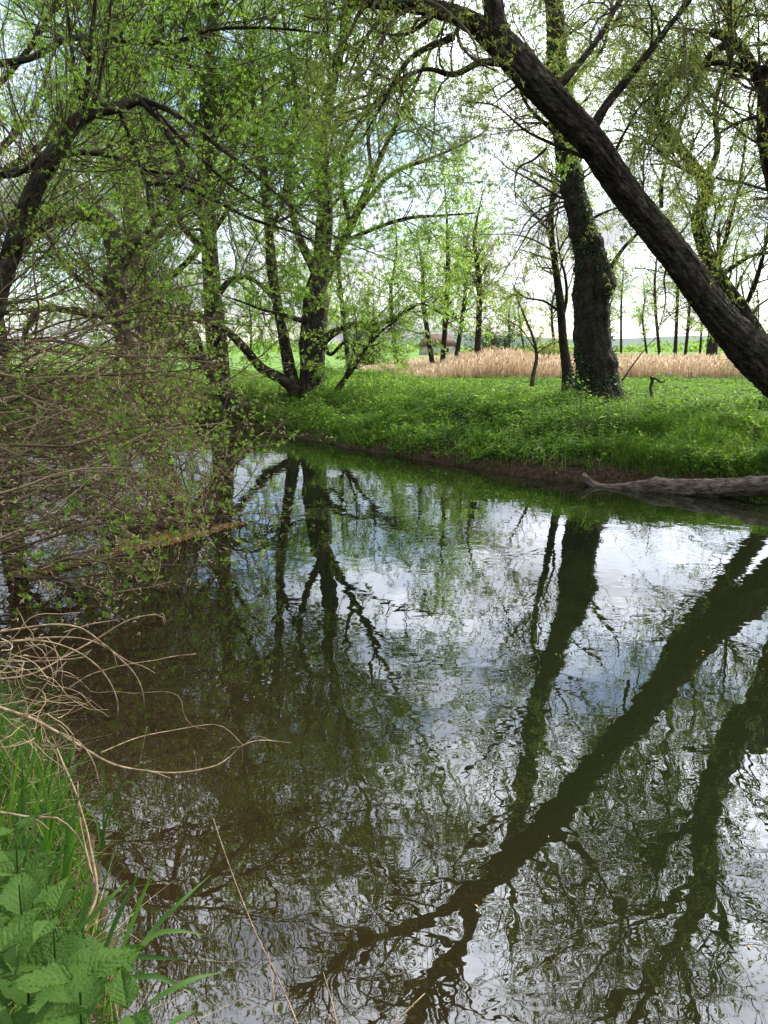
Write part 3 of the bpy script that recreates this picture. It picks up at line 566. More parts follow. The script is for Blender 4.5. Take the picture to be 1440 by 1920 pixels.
# --- willow behind the leaning trunk
gw_ = [G((1500, 800, 15.5, .26), (1450, 690, 15.4, .19), (1400, 600, 15.3, .16), (1350, 525, 15.2, .14), (1318, 460, 15.2, .12), (1308, 405, 15.1, .115), (1325, 350, 15, .11), (1300, 315, 15, .10), (1268, 270, 15, .08), (1240, 240, 15, .06), (1230, 180, 15, .04)),
       G((1322, 340, 15, .11), (1345, 280, 15.1, .08), (1340, 200, 15.2, .06), (1360, 120, 15.3, .05), (1380, 20, 15.3, .045), (1360, -120, 15.3, .035), (1330, -260, 15.3, .02)),
       G((1355, 515, 15.2, .08), (1375, 500, 15.2, .06), (1410, 480, 15.1, .05), (1460, 470, 15, .04), (1520, 440, 15, .02)),
       G((1345, 505, 15.2, .07), (1365, 430, 15.3, .05), (1385, 350, 15.4, .04), (1400, 250, 15.4, .03), (1420, 160, 15.4, .02)),
       G((1390, 590, 15.2, .07), (1420, 520, 15, .05), (1440, 430, 14.9, .04), (1445, 330, 14.8, .02)),
       G((1305, 330, 15, .05), (1260, 305, 15, .04), (1225, 275, 15, .03), (1190, 255, 15, .02), (1150, 240, 15, .01)),
       G((1240, 390, 15, .06), (1240, 350, 15, .05), (1250, 300, 15, .045), (1270, 250, 15, .04), (1290, 190, 15, .03), (1285, 120, 15, .02))]
make_tree('willow_tree', 'leafy willow rising behind the leaning trunk at the right', 'tree', None, gw_,
    [dict(par='g', name='a', n=170, t0=.15, t1=1, ang=42, ln=1.5, rf=.45, rmax=.025, K=8, wob=.13, trop=.06, sides=4),
     dict(par='a', name='b', n=1500, t0=.1, t1=1, ang=32, ln=.75, rmax=.009, K=6, wob=.1, trop=.03, sides=3),
     dict(par='b', name='c', n=3000, t0=.2, t1=1, ang=35, ln=.4, rmax=.005, K=4, wob=.12, trop=.0, sides=3)],
    [dict(on='c', n=62000, ln=.055, wd=.012, droop=.35), dict(on='b', n=9000, ln=.055, wd=.012, droop=.3)], bark=M_darkbark, sides=16, rough=.09, leafm=M_willow)

# --- knobbly tree at the upper right
gu_ = [[(7.5, 12.9, .6, .42), (6.95, 12.4, 2.5, .32), (6.3, 12.0, 4.2, .27)] + G((1490, 420, 11.6, .25), (1465, 330, 11.6, .22), (1450, 240, 11.5, .21), (1452, 170, 11.5, .2), (1475, 60, 11.4, .18), (1480, -60, 11.3, .16), (1440, -200, 11.2, .13), (1400, -360, 11, .09), (1380, -480, 11, .05)),
       G((1450, 215, 11.5, .15), (1428, 165, 11.5, .11), (1405, 115, 11.4, .10), (1375, 75, 11.4, .085), (1345, 64, 11.4, .075), (1332, 62, 11.4, .06)),
       G((1440, 130, 11.5, .08), (1400, 130, 11.4, .06), (1372, 128, 11.4, .06), (1370, 100, 11.4, .05), (1370, 60, 11.4, .04), (1368, 10, 11.3, .04), (1365, -70, 11.3, .02)),
       G((1375, 75, 11.4, .06), (1330, 105, 11.3, .06), (1310, 150, 11.2, .045), (1280, 190, 11.2, .03), (1230, 260, 11.1, .02), (1200, 320, 11, .01)),
       G((1400, 128, 11.4, .06), (1350, 118, 11.3, .05), (1300, 130, 11.3, .04), (1240, 165, 11.2, .03), (1190, 210, 11.2, .015)),
       G((1490, 240, 11.5, .08), (1440, 220, 11.3, .045), (1400, 224, 11.2, .035), (1350, 250, 11.1, .025), (1300, 300, 11, .012)),
       G((1480, -20, 11.4, .1), (1540, -120, 11.4, .08), (1600, -260, 11.4, .04)),
       G((1460, 0, 11.4, .09), (1400, -100, 11.6, .08), (1320, -190, 11.8, .06), (1250, -330, 12, .05), (1200, -480, 12.2, .03)),
       G((1440, -200, 11.2, .08), (1500, -340, 11.2, .07), (1560, -520, 11.2, .04)),
       G((1400, -80, 11.5, .06), (1300, -90, 11.3, .05), (1200, -150, 11.2, .035), (1120, -260, 11, .02)),
       G((1420, -280, 11.1, .07), (1330, -380, 11, .05), (1270, -520, 11, .03))]
make_tree('willow_tree', 'knobbly pollarded willow branches reaching in from beyond the upper right edge', 'tree', None, gu_,
    [dict(par='g', name='a', n=230, t0=.3, t1=1, ang=50, ln=1.6, rf=.4, rmax=.022, K=8, wob=.13, trop=.02, sides=4, up=.5),
     dict(par='a', name='b', n=2300, t0=.1, t1=1, ang=36, ln=.65, rmax=.008, K=6, wob=.11, trop=-.03, sides=3),
     dict(par='b', name='c', n=4500, t0=.2, t1=1, ang=36, ln=.3, rmax=.004, K=4, wob=.12, trop=-.04, sides=3)],
    [dict(on='c', n=70000, ln=.05, wd=.011, droop=.5)], bark=M_bark, sides=24, rough=.08, leafm=M_yell,
    knots={0: [(.36, 3, .35, .02), (.42, 0, .3, .02)], 1: [(.55, 2, .5, .06), (.95, 0, .4, .05)]}, ring=.05)

# --- pollard willow, centre
gp_ = [G((582, 765, 23, .62), (584, 735, 23, .42), (586, 690, 23, .35), (587, 640, 23, .33), (590, 590, 23, .33), (592, 550, 23, .31), (600, 500, 23, .22), (606, 440, 23, .24), (610, 380, 23, .2), (602, 300, 23, .17), (615, 200, 23, .13), (640, 90, 23, .1), (660, -40, 23, .08), (690, -200, 23, .06), (680, -360, 23, .03)),
       G((555, 745, 23, .36), (545, 700, 23, .27), (535, 650, 23, .235), (524, 590, 23, .21), (512, 520, 23, .22), (505, 440, 23.2, .19), (498, 340, 23.4, .16), (480, 240, 23.5, .13), (470, 120, 23.5, .1), (450, -20, 23.5, .07), (440, -160, 23.5, .05), (460, -330, 23.5, .03)),
       G((560, 735, 22.8, .3), (530, 712, 22.7, .24), (490, 690, 22.6, .2), (460, 655, 22.5, .18), (430, 625, 22.4, .16), (395, 605, 22.3, .19), (350, 590, 22.2, .15), (300, 570, 22, .12), (260, 520, 22, .08), (230, 440, 22, .05)),
       G((600, 540, 23, .25), (630, 480, 22.8, .2), (660, 420, 22.6, .16), (690, 350, 22.4, .13), (720, 280, 22.2, .1), (760, 200, 22, .07), (800, 110, 22, .06), (850, 0, 22, .05), (870, -150, 22, .04), (900, -300, 22, .02)),
       G((605, 640, 22.9, .2), (630, 622, 22.7, .15), (665, 608, 22.5, .12), (710, 607, 22.4, .1), (750, 592, 22.3, .08), (790, 570, 22.2, .05), (830, 590, 22.2, .03)),
       G((640, 455, 22.8, .1), (700, 430, 22.5, .08), (760, 410, 22.3, .06), (820, 405, 22, .05), (890, 400, 22, .025)),
       G((670, 400, 22.6, .1), (730, 330, 22.4, .08), (800, 300, 22.2, .06), (860, 275, 22, .04), (905, 250, 22, .02)),
       G((575, 600, 22.8, .15), (560, 600, 22.6, .1), (530, 590, 22.5, .08), (490, 580, 22.4, .06), (450, 565, 22.3, .04), (400, 550, 22.2, .02)),
       G((596, 520, 23, .2), (560, 440, 23, .16), (540, 340, 23, .12), (555, 230, 23, .09), (545, 110, 23, .07), (530, 0, 23, .05), (560, -150, 23, .04), (600, -300, 23, .02)),
       G((655, 420, 22.6, .1), (640, 330, 22.5, .08), (660, 250, 22.5, .06), (720, 180, 22.4, .05), (790, 170, 22.3, .03)),
       G((700, 340, 22.4, .08), (690, 250, 22.4, .07), (700, 150, 22.4, .05), (750, 60, 22.4, .03)),
       G((605, 640, 22.9, .12), (620, 665, 22.7, .08), (650, 640, 22.5, .06), (690, 650, 22.4, .04), (720, 640, 22.3, .02))]
wl = dict(levels=[dict(par='g', name='a', n=240, t0=.3, t1=1, ang=48, ln=2.4, rf=.42, rmax=.05, K=9, wob=.13, trop=.05, sides=5),
     dict(par='a', name='b', n=1500, t0=.12, t1=1, ang=40, ln=1.15, rmax=.018, K=7, wob=.14, trop=.0, sides=4),
     dict(par='b', name='c', n=5200, t0=.15, t1=1, ang=40, ln=.6, rmax=.009, K=5, wob=.14, trop=-.05, sides=3)],
     leafs=[dict(on='c', n=200000, ln=.082, wd=.017, droop=.7), dict(on='b', n=20000, ln=.08, wd=.017, droop=.6)])
make_tree('pollard_willow', 'broad old pollard willow with three trunks at the middle of the far bank', 'tree', None, gp_, **wl, bark=M_bark, sides=30, rough=.09, leafm=M_willow, twig=M_twig,
    knots={0: [(.12, 2, .2, .03), (.2, 4, .25, .02), (.165, 0, .2, .02)]})

# --- upright tree left of the pollard
gv_ = [G((415, 760, 24, .42), (412, 720, 24, .33), (408, 660, 24, .31), (402, 600, 24, .29), (397, 530, 24, .26), (392, 460, 24, .23), (388, 380, 24, .25), (385, 280, 24, .21), (390, 160, 24, .17), (400, 30, 24, .12), (410, -120, 24, .09), (380, -260, 24, .06), (350, -400, 24, .03)),
       G((400, 570, 24, .16), (430, 528, 24, .12), (470, 522, 24, .1), (510, 560, 24, .06), (530, 600, 24, .04)),
       G((400, 610, 24, .17), (370, 590, 23.8, .14), (330, 600, 23.7, .11), (290, 560, 23.6, .08), (270, 490, 23.5, .05)),
       G((392, 480, 24, .16), (340, 420, 24, .13), (300, 330, 24, .1), (270, 220, 24, .07), (240, 100, 24, .04)),
       G((390, 400, 24, .16), (430, 320, 24, .12), (450, 220, 24, .09), (470, 100, 24, .05), (500, -40, 24, .03)),
       G((388, 260, 24, .13), (340, 180, 24, .1), (310, 80, 24, .07), (280, -50, 24, .04))]
make_tree('willow_tree', 'upright single trunk tree standing left of the broad pollard willow', 'tree', None, gv_, **wl, bark=M_bark, sides=24, rough=.08, leafm=M_fresh)
# limbs of the low broken willow left of it
gq_ = [G((450, 770, 21, .3), (415, 725, 21, .22), (390, 690, 21, .18), (350, 655, 21, .15), (315, 625, 21, .12), (290, 580, 21, .09), (275, 520, 21, .06), (240, 450, 21, .03)),
       G((395, 700, 21, .14), (380, 660, 21, .1), (365, 620, 21, .08), (335, 590, 21, .06), (290, 585, 21, .04), (240, 560, 21, .02)),
       G((360, 660, 21, .1), (300, 650, 21, .08), (240, 620, 21, .06), (190, 560, 21, .04), (150, 480, 21, .02))]
make_tree('broken_willow', 'low sprawling willow limbs curving left over the far bank below the upright tree', 'tree', None, gq_,
    [dict(par='g', name='a', n=70, t0=.2, t1=1, ang=50, ln=1.6, rf=.42, rmax=.03, K=8, wob=.15, trop=.05, sides=4),
     dict(par='a', name='b', n=700, t0=.12, t1=1, ang=42, ln=.8, rmax=.012, K=6, wob=.15, trop=.0, sides=3),
     dict(par='b', name='c', n=1500, t0=.12, t1=1, ang=42, ln=.4, rmax=.006, K=4, wob=.15, trop=.0, sides=3)],
    [dict(on='c', n=15000, ln=.08, wd=.02, droop=.3)], bark=M_darkbark, sides=16, leafm=M_willow)
# --- leaning shrub right of the pollard
gb_ = [G((622, 745, 22, .09), (640, 720, 22, .08), (662, 690, 22, .07), (685, 655, 22, .05), (715, 622, 22, .035), (745, 600, 22, .02)),
       G((645, 712, 22, .06), (660, 670, 22, .05), (668, 630, 22, .035), (665, 580, 22, .02)),
       G((655, 700, 22, .06), (680, 665, 22, .05), (700, 625, 22, .035), (700, 570, 22, .02))]
make_tree('shrub', 'small many stemmed shrub leaning right beside the pollard willow', 'shrub', None, gb_,
    [dict(par='g', name='a', n=60, t0=.3, t1=1, ang=35, ln=1.0, rf=.5, rmax=.015, K=7, wob=.12, trop=.05, sides=3),
     dict(par='a', name='b', n=300, t0=.15, t1=1, ang=38, ln=.5, rmax=.006, K=5, wob=.13, trop=.0, sides=3)],
    [dict(on='b', n=4000, ln=.08, wd=.02, droop=.5)], bark=M_bark, sides=10, leafm=M_fresh)

# --- left arching willow (near)
ga_ = [[(-5.9, 8.4, .7, .16), (-5.5, 8.4, 1.6, .12)] + G((-40, 640, 8.4, .11), (5, 520, 8.4, .10), (35, 430, 8.4, .095), (70, 345, 8.4, .088), (110, 275, 8.4, .08), (148, 225, 8.4, .072), (185, 208, 8.4, .06), (225, 200, 8.4, .058), (262, 187, 8.4, .05), (290, 215, 8.4, .034), (325, 265, 8.4, .03), (345, 320, 8.4, .024), (340, 370, 8.4, .014)),
       G((262, 186, 8.4, .045), (330, 215, 8.3, .035), (410, 275, 8.2, .03), (480, 330, 8.1, .024), (560, 400, 8.0, .018), (640, 450, 7.9, .012), (740, 490, 7.8, .007)),
       G((275, 195, 8.4, .04), (340, 260, 8.5, .032), (400, 320, 8.5, .026), (450, 360, 8.6, .02), (520, 400, 8.6, .014), (600, 460, 8.6, .008)),
       G((222, 205, 8.4, .028), (240, 250, 8.5, .034), (258, 300, 8.5, .032), (275, 350, 8.5, .024), (280, 395, 8.5, .012)),
       G((275, 345, 8.5, .03), (340, 350, 8.5, .03), (400, 375, 8.5, .028), (470, 410, 8.4, .024), (560, 440, 8.3, .018), (640, 480, 8.2, .01)),
       G((150, 222, 8.4, .05), (165, 150, 8.3, .04), (170, 80, 8.2, .03), (178, 0, 8.1, .025), (185, -120, 8, .012)),
       G((158, 215, 8.4, .04), (140, 130, 8.4, .03), (130, 50, 8.4, .022), (115, -60, 8.4, .012)),
       G((178, 208, 8.4, .03), (190, 130, 8.5, .022), (205, 50, 8.5, .018), (210, -60, 8.5, .01)),
       G((0, 120, 9.5, .06), (60, 110, 9.4, .05), (130, 75, 9.3, .045), (220, 75, 9.2, .04), (320, 80, 9.1, .035), (400, 55, 9, .028), (500, 52, 9, .022), (600, 62, 9, .014)),
       G((-40, 340, 9, .07), (40, 320, 9, .06), (120, 290, 9, .05), (200, 290, 9, .04), (280, 320, 9, .03), (350, 330, 9, .02), (430, 370, 9, .01)),
       G((-30, 280, 8.8, .05), (20, 330, 8.8, .04), (90, 290, 8.8, .03), (160, 310, 8.8, .015))]
make_tree('arching_willow', 'arching near willow whose trunk bends over at the upper left', 'tree', None, ga_,
    [dict(par='g', name='a', n=260, t0=.25, t1=.98, ang=58, ln=1.5, rf=.4, rmax=.010, K=9, wob=.06, trop=.05, sides=4, rtip=.35),
     dict(par='g', name='w', n=170, t0=.3, t1=.95, ang=50, ln=1.7, rf=.3, rmax=.008, K=10, wob=.035, trop=.07, sides=4, up=1.2, rtip=.3),
     dict(par='a', name='b', n=1500, t0=.15, t1=1, ang=36, ln=.55, rmax=.004, K=6, wob=.09, trop=.02, sides=3),
     dict(par='w', name='d', n=2000, t0=.2, t1=1, ang=32, ln=.45, rmax=.0035, K=5, wob=.07, trop=.04, sides=3)],
    [dict(on='b', n=8200, m=8, ln=.042, wd=.0065, kind='ros'), dict(on='d', n=7500, m=8, ln=.042, wd=.0065, kind='ros'), dict(on='a', n=1800, m=8, ln=.042, wd=.0065, kind='ros')],
    bark=M_bark, twig=M_twigg, leafm=M_fresh, sides=24, rough=.07, ring=.04, wig=.15)
# second near willow with broken trunk
gk_ = [G((335, 965, 10.3, .16), (300, 860, 10.5, .12), (285, 780, 10.6, .11), (262, 700, 10.7, .11), (235, 630, 10.8, .11), (220, 560, 10.9, .12), (215, 490, 11, .12), (205, 440, 11, .12), (193, 415, 11, .13), (160, 402, 11, .1), (120, 405, 11, .07), (80, 425, 11, .06), (40, 460, 11, .04)),
       G((208, 440, 11, .06), (212, 415, 11, .05), (205, 400, 11, .03)),
       G((225, 520, 11, .07), (255, 460, 11, .06), (300, 405, 11, .05), (340, 360, 11, .04), (355, 320, 11, .03)),
       G((188, 415, 11, .05), (172, 395, 11, .04), (155, 375, 11, .02)),
       G((215, 560, 10.9, .06), (170, 540, 10.8, .05), (120, 500, 10.7, .04), (90, 440, 10.6, .03)),
       G((240, 600, 10.8, .07), (150, 585, 10.4, .06), (80, 580, 10.1, .06), (55, 605, 9.9, .05), (45, 640, 9.8, .04)),
       G((235, 620, 10.8, .05), (215, 700, 10.6, .04), (220, 780, 10.5, .035), (250, 860, 10.4, .03)),
       G((230, 540, 10.9, .05), (270, 620, 10.7, .04), (285, 700, 10.6, .03), (300, 790, 10.5, .02)),
       G((200, 430, 11, .05), (150, 350, 11.2, .04), (60, 300, 11.5, .03), (-20, 200, 11.6, .02))]
make_tree('broken_willow', 'willow with a snapped twisted trunk growing out of the water behind the brown bush', 'tree', None, gk_,
    [dict(par='g', name='a', n=190, t0=.15, t1=1, ang=55, ln=1.6, rf=.4, rmax=.014, K=9, wob=.11, trop=.02, sides=4),
     dict(par='a', name='b', n=1900, t0=.15, t1=1, ang=42, ln=.75, rmax=.006, K=6, wob=.12, trop=.01, sides=3)],
    [dict(on='b', n=3800, m=8, ln=.05, wd=.008, kind='ros')], bark=M_thin, twig=M_bushtwig, leafm=M_fresh, sides=20, rough=.13, ring=.04, wig=.2,
    knots={0: [(.62, 2, .6, .02), (.55, 0, .3, .02), (.45, 3, .25, .02)]})

# --- low brown bush over the water, left
root = empty('willow_bush', tuple(at(-60, 900, 7.2)), 'tangled brown willow bush with catkins spilling over the water at the left', 'bush')
n = 330
pxs = rng.uniform(-150, 120, n); pys = rng.uniform(640, 1090, n); Ys = np.clip(8.6 - (pys - 640) / 420 * 2.2 + rng.normal(0, .5, n), 5.6, 9.6)
p0 = np.stack([at(a, b, c) for a, b, c in zip(pxs, pys, Ys)]); p0[:, 2] = np.maximum(p0[:, 2], .1)
d0 = np.stack([np.ones(n), rng.normal(.1, .3, n), rng.normal(.12, .22, n)], -1)
A = grow(p0, d0, rng.uniform(1.1, 3.3, n) * np.where(pys > 940, .45, np.where(pys > 860, .75, 1)), 16, .075, -.03); Ar = (.003 + .014 * rng.random(n) ** 3)[:, None] * np.linspace(1, .25, 16)
# stems rising from the sunken clump
n2 = 90; c0 = np.stack([at(a, b, c) for a, b, c in zip(rng.uniform(180, 400, n2), rng.uniform(930, 985, n2), rng.uniform(8.6, 9.6, n2))]); c0[:, 2] = .02
A2 = grow(c0, np.stack([rng.normal(.0, .6, n2), rng.normal(0, .4, n2), np.full(n2, .8)], -1), rng.uniform(.8, 2.2, n2), 16, .09, -.02); Ar2 = rng.uniform(.004, .014, n2)[:, None] * np.linspace(1, .25, 16)
A = np.concatenate([A, A2]); Ar = np.concatenate([Ar, Ar2]); A[:, :, 2] = np.maximum(A[:, :, 2], .01)
B_ = spawn((A, Ar), n=2500, t0=.1, t1=1, ang=38, ln=.62, rmax=.004, K=8, wob=.14, trop=-.015)
C_ = spawn(B_, n=3400, t0=.2, t1=1, ang=45, ln=.26, rmax=.0022, K=5, wob=.18, trop=-.01)
for q in (B_, C_): q[0][:, :, 2] = np.maximum(q[0][:, :, 2], .01)
n3 = 34; p3 = np.stack([at(a_, b_, c_) for a_, b_, c_ in zip(rng.uniform(-160, 60, n3), rng.uniform(620, 1010, n3), rng.uniform(6.8, 9.5, n3))])
H_ = grow(p3, np.stack([np.ones(n3), rng.normal(.1, .3, n3), rng.normal(.05, .25, n3)], -1), rng.uniform(.9, 2.6, n3), 18, .11, -.02); H_[:, :, 2] = np.maximum(H_[:, :, 2], .01)
H2 = spawn((H_, rng.uniform(.012, .026, n3)[:, None] * np.linspace(1, .3, 18)), n=260, t0=.2, t1=1, ang=45, ln=.6, rmax=.007, K=8, wob=.12, trop=.0)
put('branches', cat_geo([tubes(H_, rng.uniform(.010, .022, n3)[:, None] * np.linspace(1, .25, 18), 6), tubes(*H2, 4), tubes(A, Ar, 5), tubes(*B_, 3), tubes(*C_, 3)]), M_bushtwig, root)
keepg = B_[0][:, 0, 0] * 0 + 1
put('leaves', cat_geo([rosettes((A[:, ::2], Ar[:, ::2]), 500, 9, .055, .010, .4), rosettes((B_[0][:900], B_[1][:900]), 2300, 9, .052, .0095, .4), rosettes((C_[0][:900], C_[1][:900]), 900, 9, .048, .009, .5)]), M_fresh, root)
# catkins: small curled tubes
def curls(tw, n, ln, r):
    P_, _ = tw; i = rng.integers(0, len(P_), n); k = rng.integers(1, P_.shape[1], n); p = P_[i, k]
    Q = grow(p, rng.normal(size=(n, 3)) + np.array([0, 0, -.4]), np.full(n, ln) * rng.uniform(.6, 1.2, n), 5, .45, -.2)
    return tubes(Q, np.full((n, 5), r) * np.array([.4, 1, 1, .8, .3]), 4)
bx = B_[0][:, 0]; sel = (bx[:, 1] < 8.4)
put('catkins', curls((B_[0][sel], B_[1][sel]), 5200, .042, .005), M_catkin, root)

# --- backdrop willows on the far bank, far left
def simple_willow(name, label, group, x, y, h, r, leafm, seed, lean=(0, 0), dens=1.0):
    global rng
    keep = rng; rng = np.random.default_rng(seed); z0 = gz(x, y) - .1; gs = []
    main = [(x, y, z0, r * 1.4), (x + lean[0] * .1, y, z0 + h * .12, r), (x + lean[0] * .4 + rng.normal(0, .2), y + lean[1] * .4, z0 + h * .4, r * .75), (x + lean[0] + rng.normal(0, .3), y + lean[1], z0 + h * .75, r * .4), (x + lean[0] * 1.3, y + lean[1] * 1.2, z0 + h, r * .1)]
    gs.append([np.array(q) for q in main]); ms = spline(main, 30)
    for k in range(7):
        i = rng.integers(5, 20); a = rng.uniform(0, 6.28); q = ms[i]; l = h * rng.uniform(.25, .45)
        gs.append([np.array([q[0], q[1], q[2], q[3] * .6]), np.array([q[0] + math.cos(a) * l * .4, q[1] + math.sin(a) * l * .4, q[2] + l * .35, q[3] * .4]), np.array([q[0] + math.cos(a) * l * .75, q[1] + math.sin(a) * l * .7, q[2] + l * .9, q[3] * .12])])
    o, s = make_tree(name, label, 'tree', group, gs,
        [dict(par='g', name='a', n=int(120 * dens), t0=.2, t1=1, ang=50, ln=h * .16, rf=.42, rmax=.035, K=7, wob=.14, trop=.03, sides=3),
         dict(par='a', name='b', n=int(900 * dens), t0=.12, t1=1, ang=42, ln=h * .08, rmax=.012, K=5, wob=.14, trop=.0, sides=3)],
        [dict(on='b', n=int(26000 * dens), ln=.10, wd=.03, droop=.5, out=.08)], bark=M_thin if r < .15 else M_bark, sides=12, leafm=leafm, ring=.15)
    rng = keep; return o
simple_willow('willow_tree', 'dense green willow filling the far left behind the arching trunk', None, -11.2, 22.5, 15, .4, M_willow, 21, dens=1.0)
simple_willow('willow_tree', 'green willow between the dense far left willow and the upright single trunk tree', None, -7.6, 25.5, 14, .3, M_fresh, 22, dens=1.0)
simple_willow('willow_tree', 'willow overhanging the near bank beyond the left edge of the brown bush', None, -8.6, 11.0, 10, .3, M_willow, 23, (1.5, .5), dens=.7)
# thin trees in the reeds
def pole(px, py, Yd, top_px, top_py, r, label, leafm, seed, nl=2600, lf=.09):
    global rng
    keep = rng; rng = np.random.default_rng(seed)
    b = at(px, py, Yd); tp = at(top_px, top_py, Yd); b[2] = gz(b[0], b[1]) - .05; m = (b + tp) / 2 + np.array([rng.normal(0, .25), 0, 0]); m2 = b * .25 + tp * .75 + np.array([rng.normal(0, .25), 0, 0])
    g0 = [np.append(b, r * 1.3), np.append(b * .85 + m * .15, r), np.append(m, r * .8), np.append(m2, r * .5), np.append(tp, r * .15)]
    o, s = make_tree('thin_tree', label, 'tree', 'thin trees among the reeds', [g0],
        [dict(par='g', name='a', n=46, t0=.25, t1=1, ang=55, ln=1.7, rf=.35, rmax=.04, K=7, wob=.15, trop=.03, sides=3),
         dict(par='a', name='b', n=380, t0=.12, t1=1, ang=44, ln=.9, rmax=.018, K=5, wob=.15, trop=.0, sides=3)],
        [dict(on='b', n=int(nl * .6), ln=lf * .85, wd=lf * .42, droop=.4, out=.05)] if nl else [], bark=M_darkbark, sides=8, leafm=leafm, ring=.25)
    rng = keep; return o
pole(815, 695, 38, 780, 430, .13, 'thin tree leaning left, leftmost of those in the reeds', M_fresh, 31, 4500, .13)
pole(829, 695, 39, 832, 330, .14, 'thin upright tree at the left end of the reeds beside the leaning one', M_fresh, 32, 5000, .13)
pole(852, 690, 42, 885, 400, .13, 'thin tree leaning right in the reeds with bright fresh leaves', M_fresh, 33, 6500, .16)
pole(894, 698, 38, 905, 360, .16, 'thin dark trunk standing in front of the tallest reeds', M_willow, 34, 5000, .13)
pole(1043, 670, 60, 1040, 470, .12, 'faint thin tree behind the reeds next to the slim dark tree', M_yell, 35, 2500, .13)
pole(1240, 672, 52, 1232, 400, .11, 'thin bare tree behind the reeds, first right of the ivy clad trunk', M_yell, 36, 1500, .12)
pole(1266, 672, 50, 1262, 360, .12, 'thin bare tree behind the reeds, second right of the ivy clad trunk', M_yell, 37, 1500, .12)
pole(1284, 672, 54, 1283, 430, .12, 'thin bare tree behind the reeds, third right of the ivy clad trunk', M_yell, 38, 1500, .12)
pole(1333, 688, 44, 1348, 420, .32, 'stouter stump like trunk in the reeds under the leaning willow', M_yell, 39, 1200, .12)
pole(655, 680, 44, 640, 380, .14, 'thin tree behind the leaning shrub beside the pollard willow', M_fresh, 40, 6000, .13)
pole(745, 690, 46, 740, 400, .13, 'thin tree at the edge of the green field right of the pollard willow', M_willow, 41, 5000, .13)
for k_, (px_, tx_, ty_, Y_) in enumerate([(700, 690, 520, 75), (955, 960, 560, 82), (985, 975, 540, 86), (1135, 1140, 500, 80), (1165, 1170, 470, 78), (1215, 1205, 520, 84), (1312, 1318, 480, 80), (1385, 1380, 440, 76), (600, 610, 540, 88), (470, 465, 540, 84), (345, 350, 520, 86)]):
    o_ = pole(px_, 668, Y_, tx_, ty_, .13, 'pale thin tree far beyond the reeds, hardly taller than its neighbours', [M_yell, M_fresh][k_ % 2], 60 + k_, 2600, .2)
    o_['group'] = 'pale thin trees far beyond the reeds'
# round bushes
def round_bush(px, py, Yd, w, h, label, leafm, n=9000):
    b = at(px, py, Yd); b[2] = gz(b[0], b[1])
    root = empty('bush', tuple(b), label, 'bush'); m = 60
    d = rng.normal(size=(m, 3)); d[:, 2] = np.abs(d[:, 2]) + .6; d *= np.array([w / h, w / h, 1])
    A_ = grow(np.repeat(b[None], m, 0), d, rng.uniform(.6, 1.1, m) * h, 7, .1, .0); ar = np.full((m, 7), .02) * np.linspace(1, .2, 7)
    B2 = spawn((A_, ar), n=500, t0=.2, t1=1, ang=45, ln=h * .3, rmax=.01, K=5, wob=.12, trop=.0)
    put('stems', cat_geo([tubes(A_, ar, 4), tubes(*B2, 3)]), M_twig, root)
    put('leaves', leaves(B2, n, .11, .05, .1, out=.06), leafm, root)
round_bush(1028, 690, 40, 1.3, 1.7, 'rounded olive bush in the reeds left of the slim dark tree', M_yell, 5000)
round_bush(925, 678, 58, 2.4, 3.4, 'dark rounded bush behind the tallest reeds', M_ivy, 9000)
round_bush(690, 680, 52, 1.8, 2.8, 'dark bush in the field behind the leaning shrub', M_ivy, 7000)
# distant treeline
m = 9000; x = rng.uniform(-420, 520, m); y = rng.uniform(430, 470, m); hmx = 6 + 4 * hn(x, x * 0, 25) + 2 * hn(x, x * 0, 7, 4); z = .5 + rng.random(m) * np.maximum(hmx, 1.5)
pp = np.stack([x, y, z], -1); d = nrm(rng.normal(size=(m, 3))); s = nrm(np.cross(d, rng.normal(size=(m, 3)))); l = rng.uniform(1.2, 3.0, m)[:, None]
V = np.stack([pp - d * l * .5, pp + s * l * .4, pp + d * l * .5, pp - s * l * .4], 1)
put('treeline', {'V': V.reshape(-1, 3), 'F': np.arange(m * 4).reshape(-1, 4), 'rnd': np.repeat(rng.random(m) * .5, 4)}, M_willow); tag(bpy.data.objects['treeline'], 'low distant line of trees at the far edge of the field', 'treeline', kind='stuff')

# --- house
M_wall = twig_mat('house_wall', [(0, (.5, .46, .4)), (1, (.5, .46, .4))]); M_roof = twig_mat('roof_tile', [(0, (.14, .085, .06)), (1, (.14, .085, .06))])
def box(x0, x1, y0, y1, z0, z1):
    V = np.array([(x, y, z) for z in (z0, z1) for y in (y0, y1) for x in (x0, x1)], float)
    return {'V': V, 'F': np.array([[0, 1, 3, 2], [4, 6, 7, 5], [0, 4, 5, 1], [2, 3, 7, 6], [0, 2, 6, 4], [1, 5, 7, 3]]), 'rnd': np.zeros(8)}
hb = at(822, 668, 170); hb[2] = gz(hb[0], hb[1]); hx_, hy_, hz_ = hb
root = empty('house', tuple(hb), 'distant house with a brown tiled roof behind the thin trees', 'house')
put('wall', box(hx_ - 4, hx_ + 4, hy_, hy_ + 6, hz_, hz_ + 1.9), M_wall, root)
V = [(hx_ - 4.4, hy_ - .4, hz_ + 1.9), (hx_ + 4.4, hy_ - .4, hz_ + 1.9), (hx_ + 4.4, hy_ + 6.4, hz_ + 1.9), (hx_ - 4.4, hy_ + 6.4, hz_ + 1.9), (hx_ - 2.6, hy_ + 3, hz_ + 4.6), (hx_ + 2.6, hy_ + 3, hz_ + 4.6)]
rf_ = mesh('roof', V, [[0, 1, 5, 4], [2, 3, 4, 5], [3, 2, 1, 0]], M_roof, root, False, np.zeros(6), None, [[0, 4, 3], [1, 2, 5]])
